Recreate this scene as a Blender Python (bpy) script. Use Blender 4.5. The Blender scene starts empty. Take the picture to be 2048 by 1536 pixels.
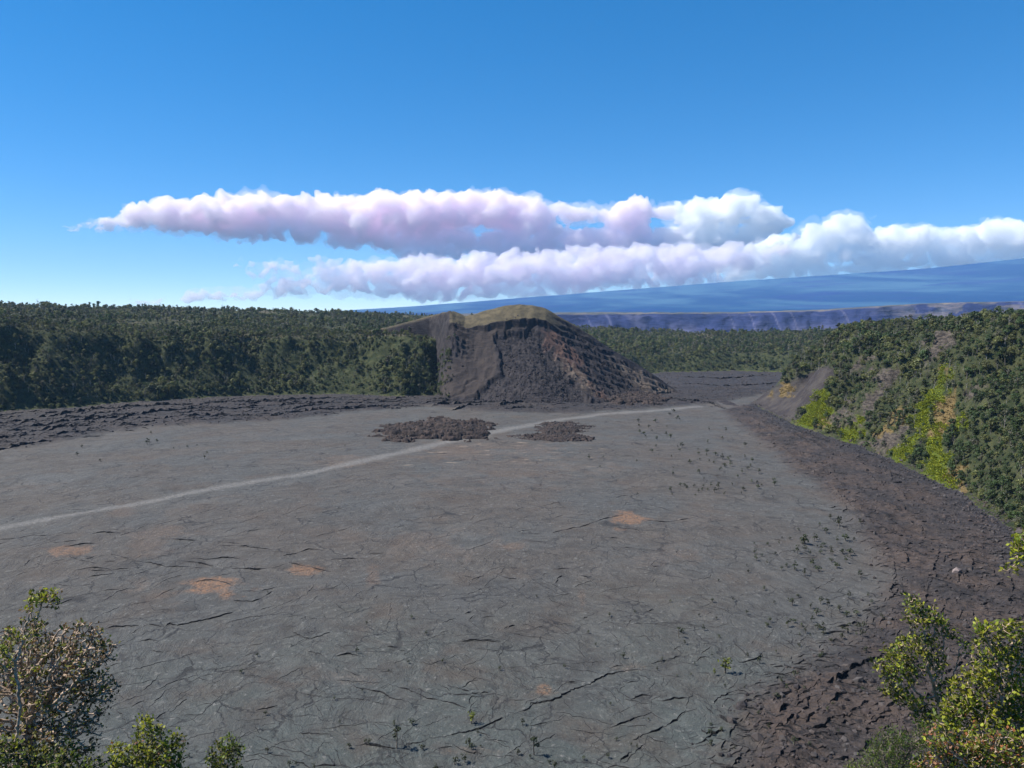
import bpy, bmesh, math, random
import numpy as np
from mathutils import Vector, Matrix

rng = np.random.default_rng(7)
random.seed(7)
scene = bpy.context.scene
COL = scene.collection

# ------------------------------------------------------------------ camera
EYE = 120.0                       # metres above the crater floor
FPX = 1490.0                      # focal length for a 2048 wide frame
PITCH = math.atan((768 - 630) / FPX)
cam_data = bpy.data.cameras.new("camera")
cam_data.sensor_width = 36.0
cam_data.lens = FPX / 2048 * 36.0
cam_data.clip_start = 0.2
cam_data.clip_end = 90000.0
cam = bpy.data.objects.new("camera", cam_data)
COL.objects.link(cam)
cam.location = (0, 0, EYE)
cam.rotation_euler = (math.pi / 2 - PITCH, 0, 0)
scene.camera = cam

# ------------------------------------------------------------------ sky and sun
SUN_EL = math.radians(51)
SUN_AZ = math.radians(-86)        # measured from +Y (forward), negative = left
sun_vec = Vector((math.sin(SUN_AZ) * math.cos(SUN_EL), math.cos(SUN_AZ) * math.cos(SUN_EL), math.sin(SUN_EL)))
world = bpy.data.worlds.new("World")
scene.world = world
world.use_nodes = True
wn = world.node_tree
wn.nodes.clear()
w_out = wn.nodes.new("ShaderNodeOutputWorld")
w_bg = wn.nodes.new("ShaderNodeBackground")
w_sky = wn.nodes.new("ShaderNodeTexSky")
w_sky.sky_type = 'NISHITA'
w_sky.sun_disc = False
w_sky.sun_elevation = SUN_EL
w_sky.sun_rotation = SUN_AZ
w_sky.altitude = 1200
w_sky.air_density = 0.6
w_sky.dust_density = 0.0
w_sky.ozone_density = 3.0
w_bg.inputs["Strength"].default_value = 0.15
w_hsv = wn.nodes.new("ShaderNodeHueSaturation")
w_hsv.inputs["Saturation"].default_value = 1.62
w_hsv.inputs["Value"].default_value = 1.2
w_gam = wn.nodes.new("ShaderNodeGamma")                 # the camera's softer roll-off towards the horizon
w_gam.inputs["Gamma"].default_value = 0.7
wn.links.new(w_sky.outputs[0], w_gam.inputs["Color"])
wn.links.new(w_gam.outputs[0], w_hsv.inputs["Color"])
wn.links.new(w_hsv.outputs[0], w_bg.inputs["Color"])
wn.links.new(w_bg.outputs[0], w_out.inputs["Surface"])

sun_data = bpy.data.lights.new("sun", 'SUN')
sun_data.energy = 5.0
sun_data.angle = math.radians(0.53)
sun_data.color = (1.0, 0.95, 0.87)
sun = bpy.data.objects.new("sun", sun_data)
COL.objects.link(sun)
sun.rotation_euler = sun_vec.to_track_quat('Z', 'Y').to_euler()
sun.location = (0, 0, 400)

scene.view_settings.view_transform = 'Standard'
scene.view_settings.look = 'None'
scene.view_settings.exposure = 0.72
scene.view_settings.gamma = 1.0
scene.view_settings.use_curve_mapping = False
cy = scene.cycles
cy.max_bounces = 32
cy.diffuse_bounces = 3
cy.glossy_bounces = 2
cy.transmission_bounces = 3
cy.transparent_max_bounces = 24
cy.volume_bounces = 32
cy.use_denoising = True
cy.sample_clamp_indirect = 6.0

HAZE_DENSITY = 2.2e-5
ALBEDO = 0.82                     # all ground and leaf colours are scaled by this

# ------------------------------------------------------------------ helpers
SP, CP = math.sin(PITCH), math.cos(PITCH)

def ray(px, py):
    u = (np.asarray(px, float) - 1024) / FPX
    v = (768 - np.asarray(py, float)) / FPX
    return u, CP + v * SP, -SP + v * CP

def G(px, py, z=0.0):
    """where the sight line through a point of the photograph meets the level z"""
    a, b, c = ray(px, py)
    t = (z - EYE) / c
    return a * t, b * t

def at(px, py, Y):
    a, b, c = ray(px, py)
    t = Y / b
    return Vector((float(a * t), float(b * t), float(EYE + c * t)))

def proj(x, y, z):
    zz = z - EYE
    dep = y * CP - zz * SP
    up = y * SP + zz * CP
    dep = np.where(dep < 1, 1, dep)
    return 1024 + FPX * x / dep, 768 - FPX * up / dep

def _hash(ix, iy, seed):
    n = (ix.astype(np.int64) * 374761393 + iy.astype(np.int64) * 668265263 + seed * 1442695041) & 0xFFFFFFFF
    n = ((n ^ (n >> 13)) * 1274126177) & 0xFFFFFFFF
    n = n ^ (n >> 16)
    return (n & 0xFFFFFF) / float(0xFFFFFF)

def vnoise(x, y, seed=0):
    ix, iy = np.floor(x), np.floor(y)
    fx, fy = x - ix, y - iy
    fx = fx * fx * fx * (fx * (fx * 6 - 15) + 10)
    fy = fy * fy * fy * (fy * (fy * 6 - 15) + 10)
    a, b = _hash(ix, iy, seed), _hash(ix + 1, iy, seed)
    c, d = _hash(ix, iy + 1, seed), _hash(ix + 1, iy + 1, seed)
    return (a + (b - a) * fx) * (1 - fy) + (c + (d - c) * fx) * fy - 0.5

def fbm(x, y, octs=4, seed=0, gain=0.5):
    r, amp = 0, 1.0
    for o in range(octs):
        r = r + amp * vnoise(x * 2.03 ** o + 17.3 * o, y * 2.03 ** o - 9.1 * o, seed + o)
        amp *= gain
    return r

def ridged(x, y, octs=4, seed=0, gain=0.55):
    r, amp = 0, 1.0
    for o in range(octs):
        r = r + amp * (0.5 - np.abs(vnoise(x * 2.1 ** o + 5.7 * o, y * 2.1 ** o + 3.3 * o, seed + o)) * 2)
        amp *= gain
    return r

def sstep(a, b, x):
    t = np.clip((x - a) / (b - a), 0, 1)
    return t * t * (3 - 2 * t)

def inpoly(x, y, poly):
    poly = np.asarray(poly, float)
    ins = np.zeros(np.shape(x), bool)
    j = len(poly) - 1
    for i in range(len(poly)):
        xi, yi = poly[i]
        xj, yj = poly[j]
        c = ((yi > y) != (yj > y)) & (x < (xj - xi) * (y - yi) / (yj - yi + 1e-12) + xi)
        ins ^= c
        j = i
    return ins

def polydist(x, y, pts, closed=True):
    pts = np.asarray(pts, float)
    best = np.full(np.shape(x), 1e9)
    n = len(pts)
    for i in range(n if closed else n - 1):
        a, b = pts[i], pts[(i + 1) % n]
        e = b - a
        t = np.clip(((x - a[0]) * e[0] + (y - a[1]) * e[1]) / (e @ e + 1e-9), 0, 1)
        d = np.hypot(x - a[0] - t * e[0], y - a[1] - t * e[1])
        best = np.minimum(best, d)
    return best

def sdf(x, y, pts):
    d = polydist(x, y, pts)
    return np.where(inpoly(x, y, pts), -d, d)

def pxmask(X, Y, polys, soft=8.0, wob=0.0, seed=50):
    """soft membership (0..1) of points in outlines traced on the photograph"""
    if wob:
        X = X + wob * fbm(X / 14, Y / 14, 3, seed)
        Y = Y + wob * fbm(X / 14 + 40, Y / 14, 3, seed + 9)
    m = np.zeros(np.shape(X))
    for p in polys:
        p = np.asarray(p, float)
        box = (X > p[:, 0].min() - 2 * soft) & (X < p[:, 0].max() + 2 * soft) & (Y > p[:, 1].min() - 2 * soft) & (Y < p[:, 1].max() + 2 * soft)
        if not box.any():
            continue
        s = sdf(X[box], Y[box], p)
        m[box] = np.maximum(m[box], 1 - sstep(-soft, soft, s))
    return m

def mesh_obj(name, verts, faces, mats=(), smooth=True, cols=None, mat_idx=None, parent=None, link=True):
    verts = np.asarray(verts, np.float32)
    me = bpy.data.meshes.new(name)
    me.vertices.add(len(verts))
    me.vertices.foreach_set("co", verts.ravel())
    if isinstance(faces, np.ndarray):
        faces = [faces]
    ls, tot = [], []
    for f in faces:
        f = np.asarray(f)
        if len(f):
            ls.append(f.ravel())
            tot.append(np.full(len(f), f.shape[1]))
    ls = np.concatenate(ls).astype(np.int32)
    tot = np.concatenate(tot).astype(np.int32)
    st = np.concatenate([[0], np.cumsum(tot)[:-1]]).astype(np.int32)
    me.loops.add(len(ls))
    me.loops.foreach_set("vertex_index", ls)
    me.polygons.add(len(tot))
    me.polygons.foreach_set("loop_start", st)
    me.polygons.foreach_set("loop_total", tot)
    if mat_idx is not None:
        me.polygons.foreach_set("material_index", np.asarray(mat_idx, np.int32))
    me.polygons.foreach_set("use_smooth", np.full(len(tot), bool(smooth)))
    for m in mats:
        me.materials.append(m)
    if cols is not None:
        for nm, c in cols.items():
            ca = me.color_attributes.new(nm, 'FLOAT_COLOR', 'POINT')
            ca.data.foreach_set("color", np.asarray(c, np.float32).ravel())
    me.update(calc_edges=True)
    ob = bpy.data.objects.new(name, me)
    if link:
        COL.objects.link(ob)
    if parent:
        ob.parent = parent
    return ob

def tag(o, label=None, cat=None, group=None, kind=None):
    if label: o["label"] = label
    if cat: o["category"] = cat
    if group: o["group"] = group
    if kind: o["kind"] = kind
    return o

def empty(name, loc):
    o = bpy.data.objects.new(name, None)
    o.location = loc
    o.empty_display_size = 0.5
    COL.objects.link(o)
    return o

def gridfaces(nr, nc):
    i = np.arange(nr - 1)[:, None] * nc + np.arange(nc - 1)[None, :]
    return np.stack([i, i + 1, i + nc + 1, i + nc], -1).reshape(-1, 4)

# ------------------------------------------------------------------ materials
class NT:
    def __init__(s, name):
        s.m = bpy.data.materials.new(name)
        s.m.use_nodes = True
        s.t = s.m.node_tree
        s.t.nodes.clear()
        s.out = s.n("ShaderNodeOutputMaterial")
        s.pos = s.n("ShaderNodeNewGeometry").outputs["Position"]
    def n(s, ty, **kw):
        nd = s.t.nodes.new(ty)
        for k, v in kw.items():
            setattr(nd, k, v)
        return nd
    def l(s, a, b):
        s.t.links.new(a, b)
    def val(s, sock, v):
        if hasattr(v, "links") or isinstance(v, bpy.types.NodeSocket):
            s.l(v, sock)
        else:
            if isinstance(v, (tuple, list)) and len(v) == 3 and sock.type == 'RGBA':
                v = (*v, 1)
            sock.default_value = v
    def scaled(s, vec, sc):
        nd = s.n("ShaderNodeVectorMath", operation='MULTIPLY')
        s.l(vec, nd.inputs[0])
        nd.inputs[1].default_value = sc
        return nd.outputs[0]
    def noise(s, scale, detail=4, rough=0.55, vec=None, dist=0.0, col=False):
        nd = s.n("ShaderNodeTexNoise")
        s.l(vec if vec is not None else s.pos, nd.inputs["Vector"])
        nd.inputs["Scale"].default_value = scale
        nd.inputs["Detail"].default_value = detail
        nd.inputs["Roughness"].default_value = rough
        nd.inputs["Distortion"].default_value = dist
        return nd.outputs["Color" if col else "Fac"]
    def voro(s, scale, feat='DISTANCE_TO_EDGE', vec=None):
        nd = s.n("ShaderNodeTexVoronoi", feature=feat)
        s.l(vec if vec is not None else s.pos, nd.inputs["Vector"])
        nd.inputs["Scale"].default_value = scale
        return nd.outputs["Distance"]
    def ramp(s, f, a, b, lo=0.0, hi=1.0):
        nd = s.n("ShaderNodeMapRange", interpolation_type='SMOOTHSTEP')
        s.val(nd.inputs[0], f)
        for i, v in zip((1, 2, 3, 4), (a, b, lo, hi)):
            nd.inputs[i].default_value = v
        return nd.outputs[0]
    def math(s, op, a, b=0.0, clamp=False):
        nd = s.n("ShaderNodeMath", operation=op, use_clamp=clamp)
        s.val(nd.inputs[0], a)
        s.val(nd.inputs[1], b)
        return nd.outputs[0]
    def mix(s, f, a, b, mode='MIX'):
        nd = s.n("ShaderNodeMix", data_type='RGBA', blend_type=mode)
        s.val(nd.inputs[0], f)
        s.val(nd.inputs[6], a)
        s.val(nd.inputs[7], b)
        return nd.outputs[2]
    def attr(s, name):
        a = s.n("ShaderNodeAttribute", attribute_name=name)
        sp = s.n("ShaderNodeSeparateColor")
        s.l(a.outputs["Color"], sp.inputs[0])
        return sp.outputs[0], sp.outputs[1], sp.outputs[2], a.outputs["Alpha"], a.outputs["Color"]
    def bump(s, h, strength, dist, nrm=None):
        b = s.n("ShaderNodeBump")
        s.l(h, b.inputs["Height"])
        b.inputs["Strength"].default_value = strength
        b.inputs["Distance"].default_value = dist
        if nrm is not None:
            s.l(nrm, b.inputs["Normal"])
        return b.outputs[0]
    def bsdf(s, col, rough=0.9, nrm=None, spec=0.25):
        p = s.n("ShaderNodeBsdfPrincipled")
        s.val(p.inputs["Base Color"], s.mix(1.0, col, (ALBEDO, ALBEDO, ALBEDO), 'MULTIPLY'))
        s.val(p.inputs["Roughness"], rough)
        p.inputs["Specular IOR Level"].default_value = spec
        if nrm is not None:
            s.l(nrm, p.inputs["Normal"])
        s.l(p.outputs[0], s.out.inputs["Surface"])
        return p

def simple_mat(name, col, var=0.3, scale=1.0, rough=0.9, bump=0.0, spec=0.25):
    t = NT(name)
    f = t.noise(scale, 5)
    c = t.mix(t.ramp(f, 0.3, 0.7), tuple(x * (1 - var) for x in col), tuple(x * (1 + var) for x in col))
    nrm = t.bump(f, 1.0, bump) if bump else None
    t.bsdf(c, rough, nrm, spec)
    return t.m

def leaf_mat(name, col, rnd=0.35, trans=0.35, rough=0.45, use_attr=False, spec=0.35):
    """foliage: sheen on top, light coming through"""
    t = NT(name)
    if use_attr:
        c = t.attr("tint")[4]
    else:
        oi = t.n("ShaderNodeObjectInfo")
        c = t.mix(oi.outputs["Random"], tuple(x * (1 - rnd) for x in col), tuple(x * (1 + rnd) for x in col))
        f = t.noise(0.9, 2)
        c = t.mix(t.ramp(f, 0.35, 0.7, 0, 0.55), c, (col[0] * 1.5 + 0.01, col[1] * 1.25, col[2] * 0.9))
    c = t.mix(1.0, c, (ALBEDO, ALBEDO, ALBEDO), 'MULTIPLY')
    p = t.n("ShaderNodeBsdfPrincipled")
    t.val(p.inputs["Base Color"], c)
    p.inputs["Roughness"].default_value = rough
    p.inputs["Specular IOR Level"].default_value = spec
    tr = t.n("ShaderNodeBsdfTranslucent")
    t.l(t.mix(0.5, c, (1.0, 0.95, 0.35), 'MULTIPLY'), tr.inputs[0])
    mx = t.n("ShaderNodeMixShader")
    mx.inputs[0].default_value = trans
    t.l(p.outputs[0], mx.inputs[1])
    t.l(tr.outputs[0], mx.inputs[2])
    t.l(mx.outputs[0], t.out.inputs["Surface"])
    return t.m

# ------------------------------------------------------------------ shape of the land
def gp(px, py, *a):
    x, y = G(px, py)
    return (float(x), float(y), *a)
# edge of the crater floor: x, y, rim height, run of the slope, gain of the plateau behind (m per m)
EDGE = np.array([
    (0, 96, 118.4, 92, 0.0), (-230, 110, 118, 95, 0.02), (-480, 220, 118, 110, 0.02), (-650, 430, 116, 120, 0.03), (-690, 680, 118, 130, 0.03),
    gp(0, 828, 122, 110, 0.02), gp(150, 818, 108, 104, 0.025), gp(280, 806, 92, 94, 0.035), gp(500, 794, 87, 88, 0.035), gp(690, 792, 87, 82, 0.035), gp(800, 796, 92, 80, 0.03), gp(884, 792, 94, 84, 0.03),
    (-94, 1122, 92, 80, 0.04), (-30, 1240, 70, 80, 0.04), (120, 1380, 50, 70, 0.03), (330, 1545, 38, 70, 0.032), (480, 1580, 36, 70, 0.034), (590, 1540, 44, 80, 0.035),
    (520, 1300, 96, 120, 0.03), gp(1498, 806, 108, 150, 0.01), gp(1585, 852, 110, 148, 0.01), gp(1700, 890, 112, 145, 0.02), gp(1785, 925, 114, 143, 0.02), gp(1920, 990, 116, 140, 0.02), gp(2048, 1088, 117, 138, 0.02),
    (262, 300, 118, 135, 0.02), (215, 190, 118, 120, 0.02), (120, 115, 118, 98, 0.0)])
EDGE_XY = EDGE[:, :2]

def land(x, y):
    """height, distance outside the crater floor, run of the slope"""
    n = len(EDGE)
    best = np.full(x.shape, 1e9)
    ws = np.zeros(x.shape)
    R = np.zeros(x.shape); W = np.zeros(x.shape); K = np.zeros(x.shape)
    for i in range(n):
        a, b = EDGE[i], EDGE[(i + 1) % n]
        e = b[:2] - a[:2]
        t = np.clip(((x - a[0]) * e[0] + (y - a[1]) * e[1]) / (e @ e), 0, 1)
        d = np.hypot(x - a[0] - t * e[0], y - a[1] - t * e[1])
        best = np.minimum(best, d)
        w = 1.0 / (d + 14.0) ** 5
        ws += w
        R += w * (a[2] + (b[2] - a[2]) * t); W += w * (a[3] + (b[3] - a[3]) * t); K += w * (a[4] + (b[4] - a[4]) * t)
    R /= ws; W /= ws; K /= ws
    d = np.where(inpoly(x, y, EDGE_XY), -best, best)
    far = sstep(60, 200, np.hypot(x, y))
    right = sstep(100, 200, x) * (1 - sstep(1150, 1350, y))
    out = sstep(5, 60, d)
    # gullies and spurs
    gul = fbm(x / 95, y / 95, 4, 3) * (50 + 18 * right) + fbm(x / 34, y / 70, 3, 5) * 20 * (1 - right) + ridged(x / 60, y / 60, 3, 13) * 12 * right
    dd = d + gul * out * far
    t = dd / W
    p = np.where(t < 0.86, t, 0.86 + 0.14 * (1 - np.exp(-(t - 0.86) / 0.14)))
    toe = sstep(-0.02, 0.16, t)
    z = R * np.clip(p, 0, 2) * (0.5 + 0.5 * toe) + K * np.clip(dd - W, 0, 900)
    z = np.where(d < 0, 0, z)
    z = z + out * far * (fbm(x / 38, y / 38, 4, 21) * 7 + fbm(x / 160, y / 160, 2, 29) * 7)
    # the floor itself
    fl = 1 - sstep(-2, 8, d)
    z = z + fl * (fbm(x / 60, y / 60, 3, 31) * 1.3 + fbm(x / 9, y / 9, 3, 33) * 0.35)
    # caldera beyond the far forest
    az = np.arctan2(x, y)
    r = np.hypot(x, y)
    drop = sstep(2350, 2600, r + 120 * fbm(x / 300, y / 300, 3, 37)) * sstep(0.02, 0.1, az)
    z = z * (1 - drop) + drop * -70
    left = 1 - sstep(0.02, 0.1, az)
    z = z + left * sstep(1300, 2300, r) * 14 * (0.6 + fbm(x / 400, y / 400, 3, 39))
    return z, d, W

MARGIN_R = [gp(*p)[:2] for p in [(1440, 822), (1500, 868), (1560, 912), (1640, 975), (1690, 1030), (1740, 1085), (1790, 1150), (1780, 1200), (1735, 1250), (1680, 1300), (1600, 1350), (1500, 1410), (1470, 1450), (1480, 1500), (1440, 1560), (1420, 1700)]] + [(190, 120), (330, 250), (420, 420), (470, 900), (400, 1080)]
MARGIN_L = [gp(*p)[:2] for p in [(-260, 930), (0, 900), (60, 892), (110, 884), (200, 868), (300, 854), (430, 846), (547, 842), (640, 832), (720, 822), (860, 812), (1000, 826), (1160, 826), (1290, 816), (1420, 806), (1560, 782), (1600, 740)]] + [(500, 1800), (-200, 1700), (-900, 1100), (-900, 700)]
TRAIL = np.array([gp(*p)[:2] for p in [(-120, 1080), (0, 1055), (120, 1033), (230, 1014), (440, 975), (640, 941), (780, 910), (880, 886), (1000, 862), (1130, 838), (1210, 829), (1300, 822), (1400, 812)]])
PATCH = [  # orange-brown stained crust: px, py, half width, half height (photograph units), strength
    (1262, 1040, 42, 13, 1.0), (425, 1172, 62, 22, 1.0), (605, 1134, 42, 15, .95), (135, 1100, 42, 13, .7), (325, 1182, 55, 18, .55), (300, 1095, 60, 30, .3), (310, 1070, 70, 18, .4),
    (745, 1150, 14, 22, .6), (1165, 1195, 10, 24, .5), (930, 905, 110, 22, .42), (1060, 898, 70, 16, .45), (1020, 945, 190, 45, .28), (1030, 1095, 22, 8, .6), (690, 930, 40, 9, .5), (690, 918, 60, 10, .35),
    (850, 1085, 130, 30, .3), (1085, 1378, 14, 12, .7), (1265, 1335, 40, 8, .4), (715, 1360, 60, 14, .3), (560, 1370, 70, 16, .25), (240, 1020, 30, 12, .35), (920, 1500, 60, 8, .5), (1340, 1110, 60, 20, .3), (1390, 1040, 60, 16, .25), (1000, 1500, 60, 10, .45)]

def floor_masks(x, y):
    wob = 9 * fbm(x / 22, y / 22, 4, 61)
    mr = sdf(x + wob, y + wob, MARGIN_R)
    ml = sdf(x + wob, y - wob, MARGIN_L)
    m_in = sstep(14, -10, mr) if False else 1 - sstep(-10, 12, mr)
    l_in = 1 - sstep(-12, 10, ml)
    near_wall = 1 - sstep(0, 34, -sdf(x, y, EDGE_XY) + 14 * fbm(x / 30, y / 30, 3, 67))
    margin = np.maximum(m_in, l_in * 0.9)
    tr = polydist(x, y, TRAIL, closed=False)
    wid = 4.6 + 4.0 * sstep(350, 750, y) + 2.5 * fbm(x / 30, y / 30, 3, 77)
    trail = 1 - sstep(wid * 0.1, wid * 1.6, tr + 2.2 * fbm(x / 7, y / 7, 3, 71))
    PX, PY = proj(x, y, np.zeros_like(x))
    o = np.zeros_like(x)
    nz = fbm(x / 10, y / 10, 4, 73, 0.6)
    for (cx, cyy, w, h, s) in PATCH:
        s = s if s > 0.6 else s * 0.45
        q = np.hypot((PX - cx) / w, (PY - cyy) / h)
        o = np.maximum(o, s * (1 - sstep(0.35, 1.15, q + 1.1 * nz)))
    return np.stack([margin, trail, o, np.maximum(near_wall * m_in, l_in * (0.62 + 0.5 * fbm(x / 40, y / 14, 3, 75)))], -1), m_in, l_in

def margin_relief(x, y, left):
    """rubbly swells; long shelves under the left wall"""
    return 1.6 + left * (2.0 * ridged(x / 70, y / 9, 4, 41) + 0.9 * fbm(x / 14, y / 4, 3, 42)) + (1 - left) * (1.7 * ridged(x / 22, y / 22, 4, 44) + 0.9 * fbm(x / 3.2, y / 3.2, 3, 43))

# ---- colours of the walls, traced on the photograph and fixed to the ground
FERN = [[(1578, 848), (1600, 820), (1632, 792), (1655, 778), (1668, 800), (1655, 850), (1625, 856)], [(1672, 868), (1720, 832), (1738, 838), (1715, 872), (1690, 880)], [(1700, 884), (1735, 862), (1730, 880)],
        [(1772, 915), (1815, 880), (1838, 862), (1835, 905), (1800, 930)], [(1815, 850), (1838, 800), (1868, 765), (1884, 728), (1900, 722), (1884, 800), (1860, 850), (1838, 870)],
        [(1836, 960), (1850, 900), (1868, 850), (1884, 840), (1890, 900), (1908, 930), (1900, 970), (1870, 972)], [(1870, 975), (1905, 940), (1918, 950), (1910, 985)], [(1905, 860), (1925, 830), (1935, 842), (1915, 880)]]
TAN = [[(1868, 806), (1905, 784), (1916, 800), (1906, 850), (1884, 880), (1858, 860)], [(1872, 962), (1905, 940), (1932, 934), (1930, 984), (1908, 992)], [(1752, 866), (1800, 818), (1832, 808), (1828, 826), (1790, 850), (1760, 872)],
       [(1590, 856), (1650, 828), (1665, 845), (1630, 862)], [(1560, 772), (1600, 765), (1585, 790), (1550, 800)], [(1880, 730), (1892, 715), (1898, 740), (1888, 760)]]
ROCK = [[(1700, 848), (1728, 800), (1762, 752), (1790, 726), (1796, 742), (1760, 800), (1730, 846), (1712, 866)], [(1700, 752), (1724, 720), (1746, 712), (1740, 735), (1712, 760)], [(1722, 890), (1770, 866), (1822, 852), (1842, 852), (1830, 868), (1790, 905), (1755, 905)],
        [(1848, 700), (1868, 668), (1905, 660), (1916, 680), (1900, 706), (1868, 728), (1845, 745)], [(1930, 790), (1960, 765), (1965, 785), (1935, 805)], [(1686, 812), (1712, 790), (1702, 830), (1690, 850)], [(1660, 820), (1690, 840), (1660, 858)]]
SCREE = [[(1470, 822), (1540, 780), (1600, 752), (1652, 728), (1672, 742), (1650, 780), (1610, 822), (1575, 850), (1530, 850)]]

def wall_masks(x, y, z):
    PX, PY = proj(x, y, z)
    ok = (x > 150) & (y < 1250)
    def mk(polys, soft, wob, seed):
        return np.where(ok, pxmask(PX, PY, polys, soft, wob, seed), 0)
    return np.stack([mk(FERN, 5, 30, 101), mk(TAN, 5, 26, 111), mk(ROCK, 5, 30, 121), mk(SCREE, 6, 10, 131)], -1)

# ------------------------------------------------------------------ ground materials
def floor_material():
    t = NT("lava_crust")
    R, Gc, B, A, _ = t.attr("mask")
    sp = t.n("ShaderNodeSeparateXYZ"); t.l(t.pos, sp.inputs[0])
    # ropy flow arcs: polar coordinates about the middle of the old pond, bent by slow noise
    wv = t.n("ShaderNodeVectorMath", operation='ADD')
    t.l(t.pos, wv.inputs[0]); t.l(t.scaled(t.noise(0.009, 3, 0.5, col=True), (150, 150, 0)), wv.inputs[1])
    ctr = t.n("ShaderNodeVectorMath", operation='SUBTRACT')
    t.l(wv.outputs[0], ctr.inputs[0]); ctr.inputs[1].default_value = (75, 330, 0)
    s2 = t.n("ShaderNodeSeparateXYZ"); t.l(ctr.outputs[0], s2.inputs[0])
    rad = t.math('SQRT', t.math('ADD', t.math('MULTIPLY', s2.outputs[0], s2.outputs[0]), t.math('MULTIPLY', s2.outputs[1], s2.outputs[1])))
    ang = t.math('ARCTAN2', s2.outputs[1], s2.outputs[0])
    cb = t.n("ShaderNodeCombineXYZ")
    t.l(t.math('MULTIPLY', rad, 0.22), cb.inputs[0]); t.l(t.math('MULTIPLY', ang, 5.0), cb.inputs[1])
    arcs = t.noise(1.0, 6, 0.62, vec=cb.outputs[0])
    arcs2 = t.noise(3.6, 4, 0.65, vec=cb.outputs[0])
    big = t.noise(0.012, 5, 0.6)
    mid = t.noise(0.06, 6, 0.65, dist=0.8)
    fine = t.noise(0.42, 6, 0.72)
    grain = t.noise(1.5, 5, 0.8)
    c = t.mix(t.ramp(big, 0.38, 0.62), (0.086, 0.075, 0.065), (0.08, 0.079, 0.075))
    lich = t.math('MULTIPLY', t.ramp(t.math('ADD', sp.outputs[1], t.math('MULTIPLY', big, 300)), 500, 320), t.ramp(mid, 0.3, 0.62, 0.35, 1.0))
    c = t.mix(lich, c, (0.072, 0.083, 0.078))
    c = t.mix(t.ramp(arcs, 0.42, 0.64, 0, 0.6), c, t.mix(1.0, c, (1.5, 1.5, 1.5), 'MULTIPLY'))
    c = t.mix(t.ramp(arcs2, 0.46, 0.34, 0, 0.5), c, t.mix(1.0, c, (0.55, 0.55, 0.56), 'MULTIPLY'))
    c = t.mix(t.ramp(mid, 0.5, 0.28, 0, 0.8), c, t.mix(1.0, c, (0.62, 0.6, 0.6), 'MULTIPLY'))
    c = t.mix(t.ramp(t.noise(0.028, 4, 0.6), 0.5, 0.68, 0, 0.42), c, (0.098, 0.072, 0.054))
    # pale glassy flakes and dark pits
    c = t.mix(t.math('MULTIPLY', t.ramp(fine, 0.56, 0.68), t.ramp(mid, 0.36, 0.58, 0.25, 1.0)), c, (0.2, 0.195, 0.18))
    c = t.mix(t.ramp(grain, 0.56, 0.7, 0, 0.6), c, (0.22, 0.21, 0.195))
    c = t.mix(t.ramp(grain, 0.44, 0.32, 0, 0.75), c, (0.022, 0.021, 0.022))
    c = t.mix(t.ramp(fine, 0.42, 0.3, 0, 0.7), c, (0.03, 0.028, 0.028))
    # crazing of the crust
    warp = t.n("ShaderNodeVectorMath", operation='ADD')
    t.l(t.pos, warp.inputs[0]); t.l(t.scaled(t.noise(0.08, 4, 0.6, col=True), (18, 18, 0)), warp.inputs[1])
    e = t.voro(0.05, vec=warp.outputs[0]); e2 = t.voro(0.13, vec=warp.outputs[0])
    crk = t.math('MULTIPLY', t.ramp(e, 0.026, 0.006), t.ramp(t.noise(0.03, 3), 0.46, 0.6))
    crk2 = t.math('MULTIPLY', t.ramp(e2, 0.05, 0.01), t.ramp(t.noise(0.05, 3), 0.5, 0.62, 0, 0.7))
    c = t.mix(t.math('MULTIPLY', t.math('MAXIMUM', crk, crk2), 0.8), c, (0.024, 0.023, 0.024))
    # stained, trodden and rubbly crust
    c = t.mix(t.math('MULTIPLY', B, t.ramp(t.math('ADD', t.math('MULTIPLY', fine, 0.6), t.math('MULTIPLY', grain, 0.4)), 0.4, 0.56, 0.15, 1.0)), c, t.mix(t.ramp(grain, 0.38, 0.62), (0.13, 0.068, 0.04), (0.33, 0.19, 0.11)))
    pale = t.math('MULTIPLY', t.math('MULTIPLY', t.ramp(sp.outputs[1], 520, 640), t.ramp(sp.outputs[1], 760, 690)), t.ramp(t.noise(0.11, 5, 0.6, vec=t.scaled(t.pos, (0.5, 1.6, 1))), 0.6, 0.68))
    pale = t.math('MULTIPLY', pale, t.ramp(t.math('ABSOLUTE', t.math('ADD', sp.outputs[0], 10)), 130, 50))
    c = t.mix(pale, c, (0.3, 0.24, 0.18))
    rub = t.noise(0.3, 6, 0.75)
    brown = t.mix(t.ramp(t.noise(0.035, 4), 0.36, 0.64), (0.04, 0.034, 0.033), (0.074, 0.053, 0.043))
    brown = t.mix(t.ramp(rub, 0.5, 0.36, 0, 0.95), brown, (0.012, 0.011, 0.013))
    brown = t.mix(t.ramp(rub, 0.55, 0.68, 0, 0.7), brown, (0.14, 0.112, 0.098))
    brown = t.mix(t.ramp(grain, 0.56, 0.7, 0, 0.6), brown, (0.16, 0.13, 0.115))
    brown = t.mix(t.ramp(grain, 0.44, 0.34, 0, 0.8), brown, (0.012, 0.011, 0.012))
    c = t.mix(R, c, brown)
    c = t.mix(A, c, t.mix(t.ramp(rub, 0.4, 0.62), (0.014, 0.013, 0.016), t.mix(t.ramp(grain, 0.4, 0.6), (0.025, 0.023, 0.026), (0.072, 0.067, 0.07))))
    c = t.mix(t.math('MULTIPLY', Gc, t.ramp(fine, 0.36, 0.6, 0.3, 0.95)), c, (0.2, 0.19, 0.176))
    h = t.math('ADD', t.math('MULTIPLY', fine, 0.8), t.math('MULTIPLY', mid, 1.0))
    h = t.math('ADD', h, t.math('MULTIPLY', arcs2, 0.5))
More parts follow.
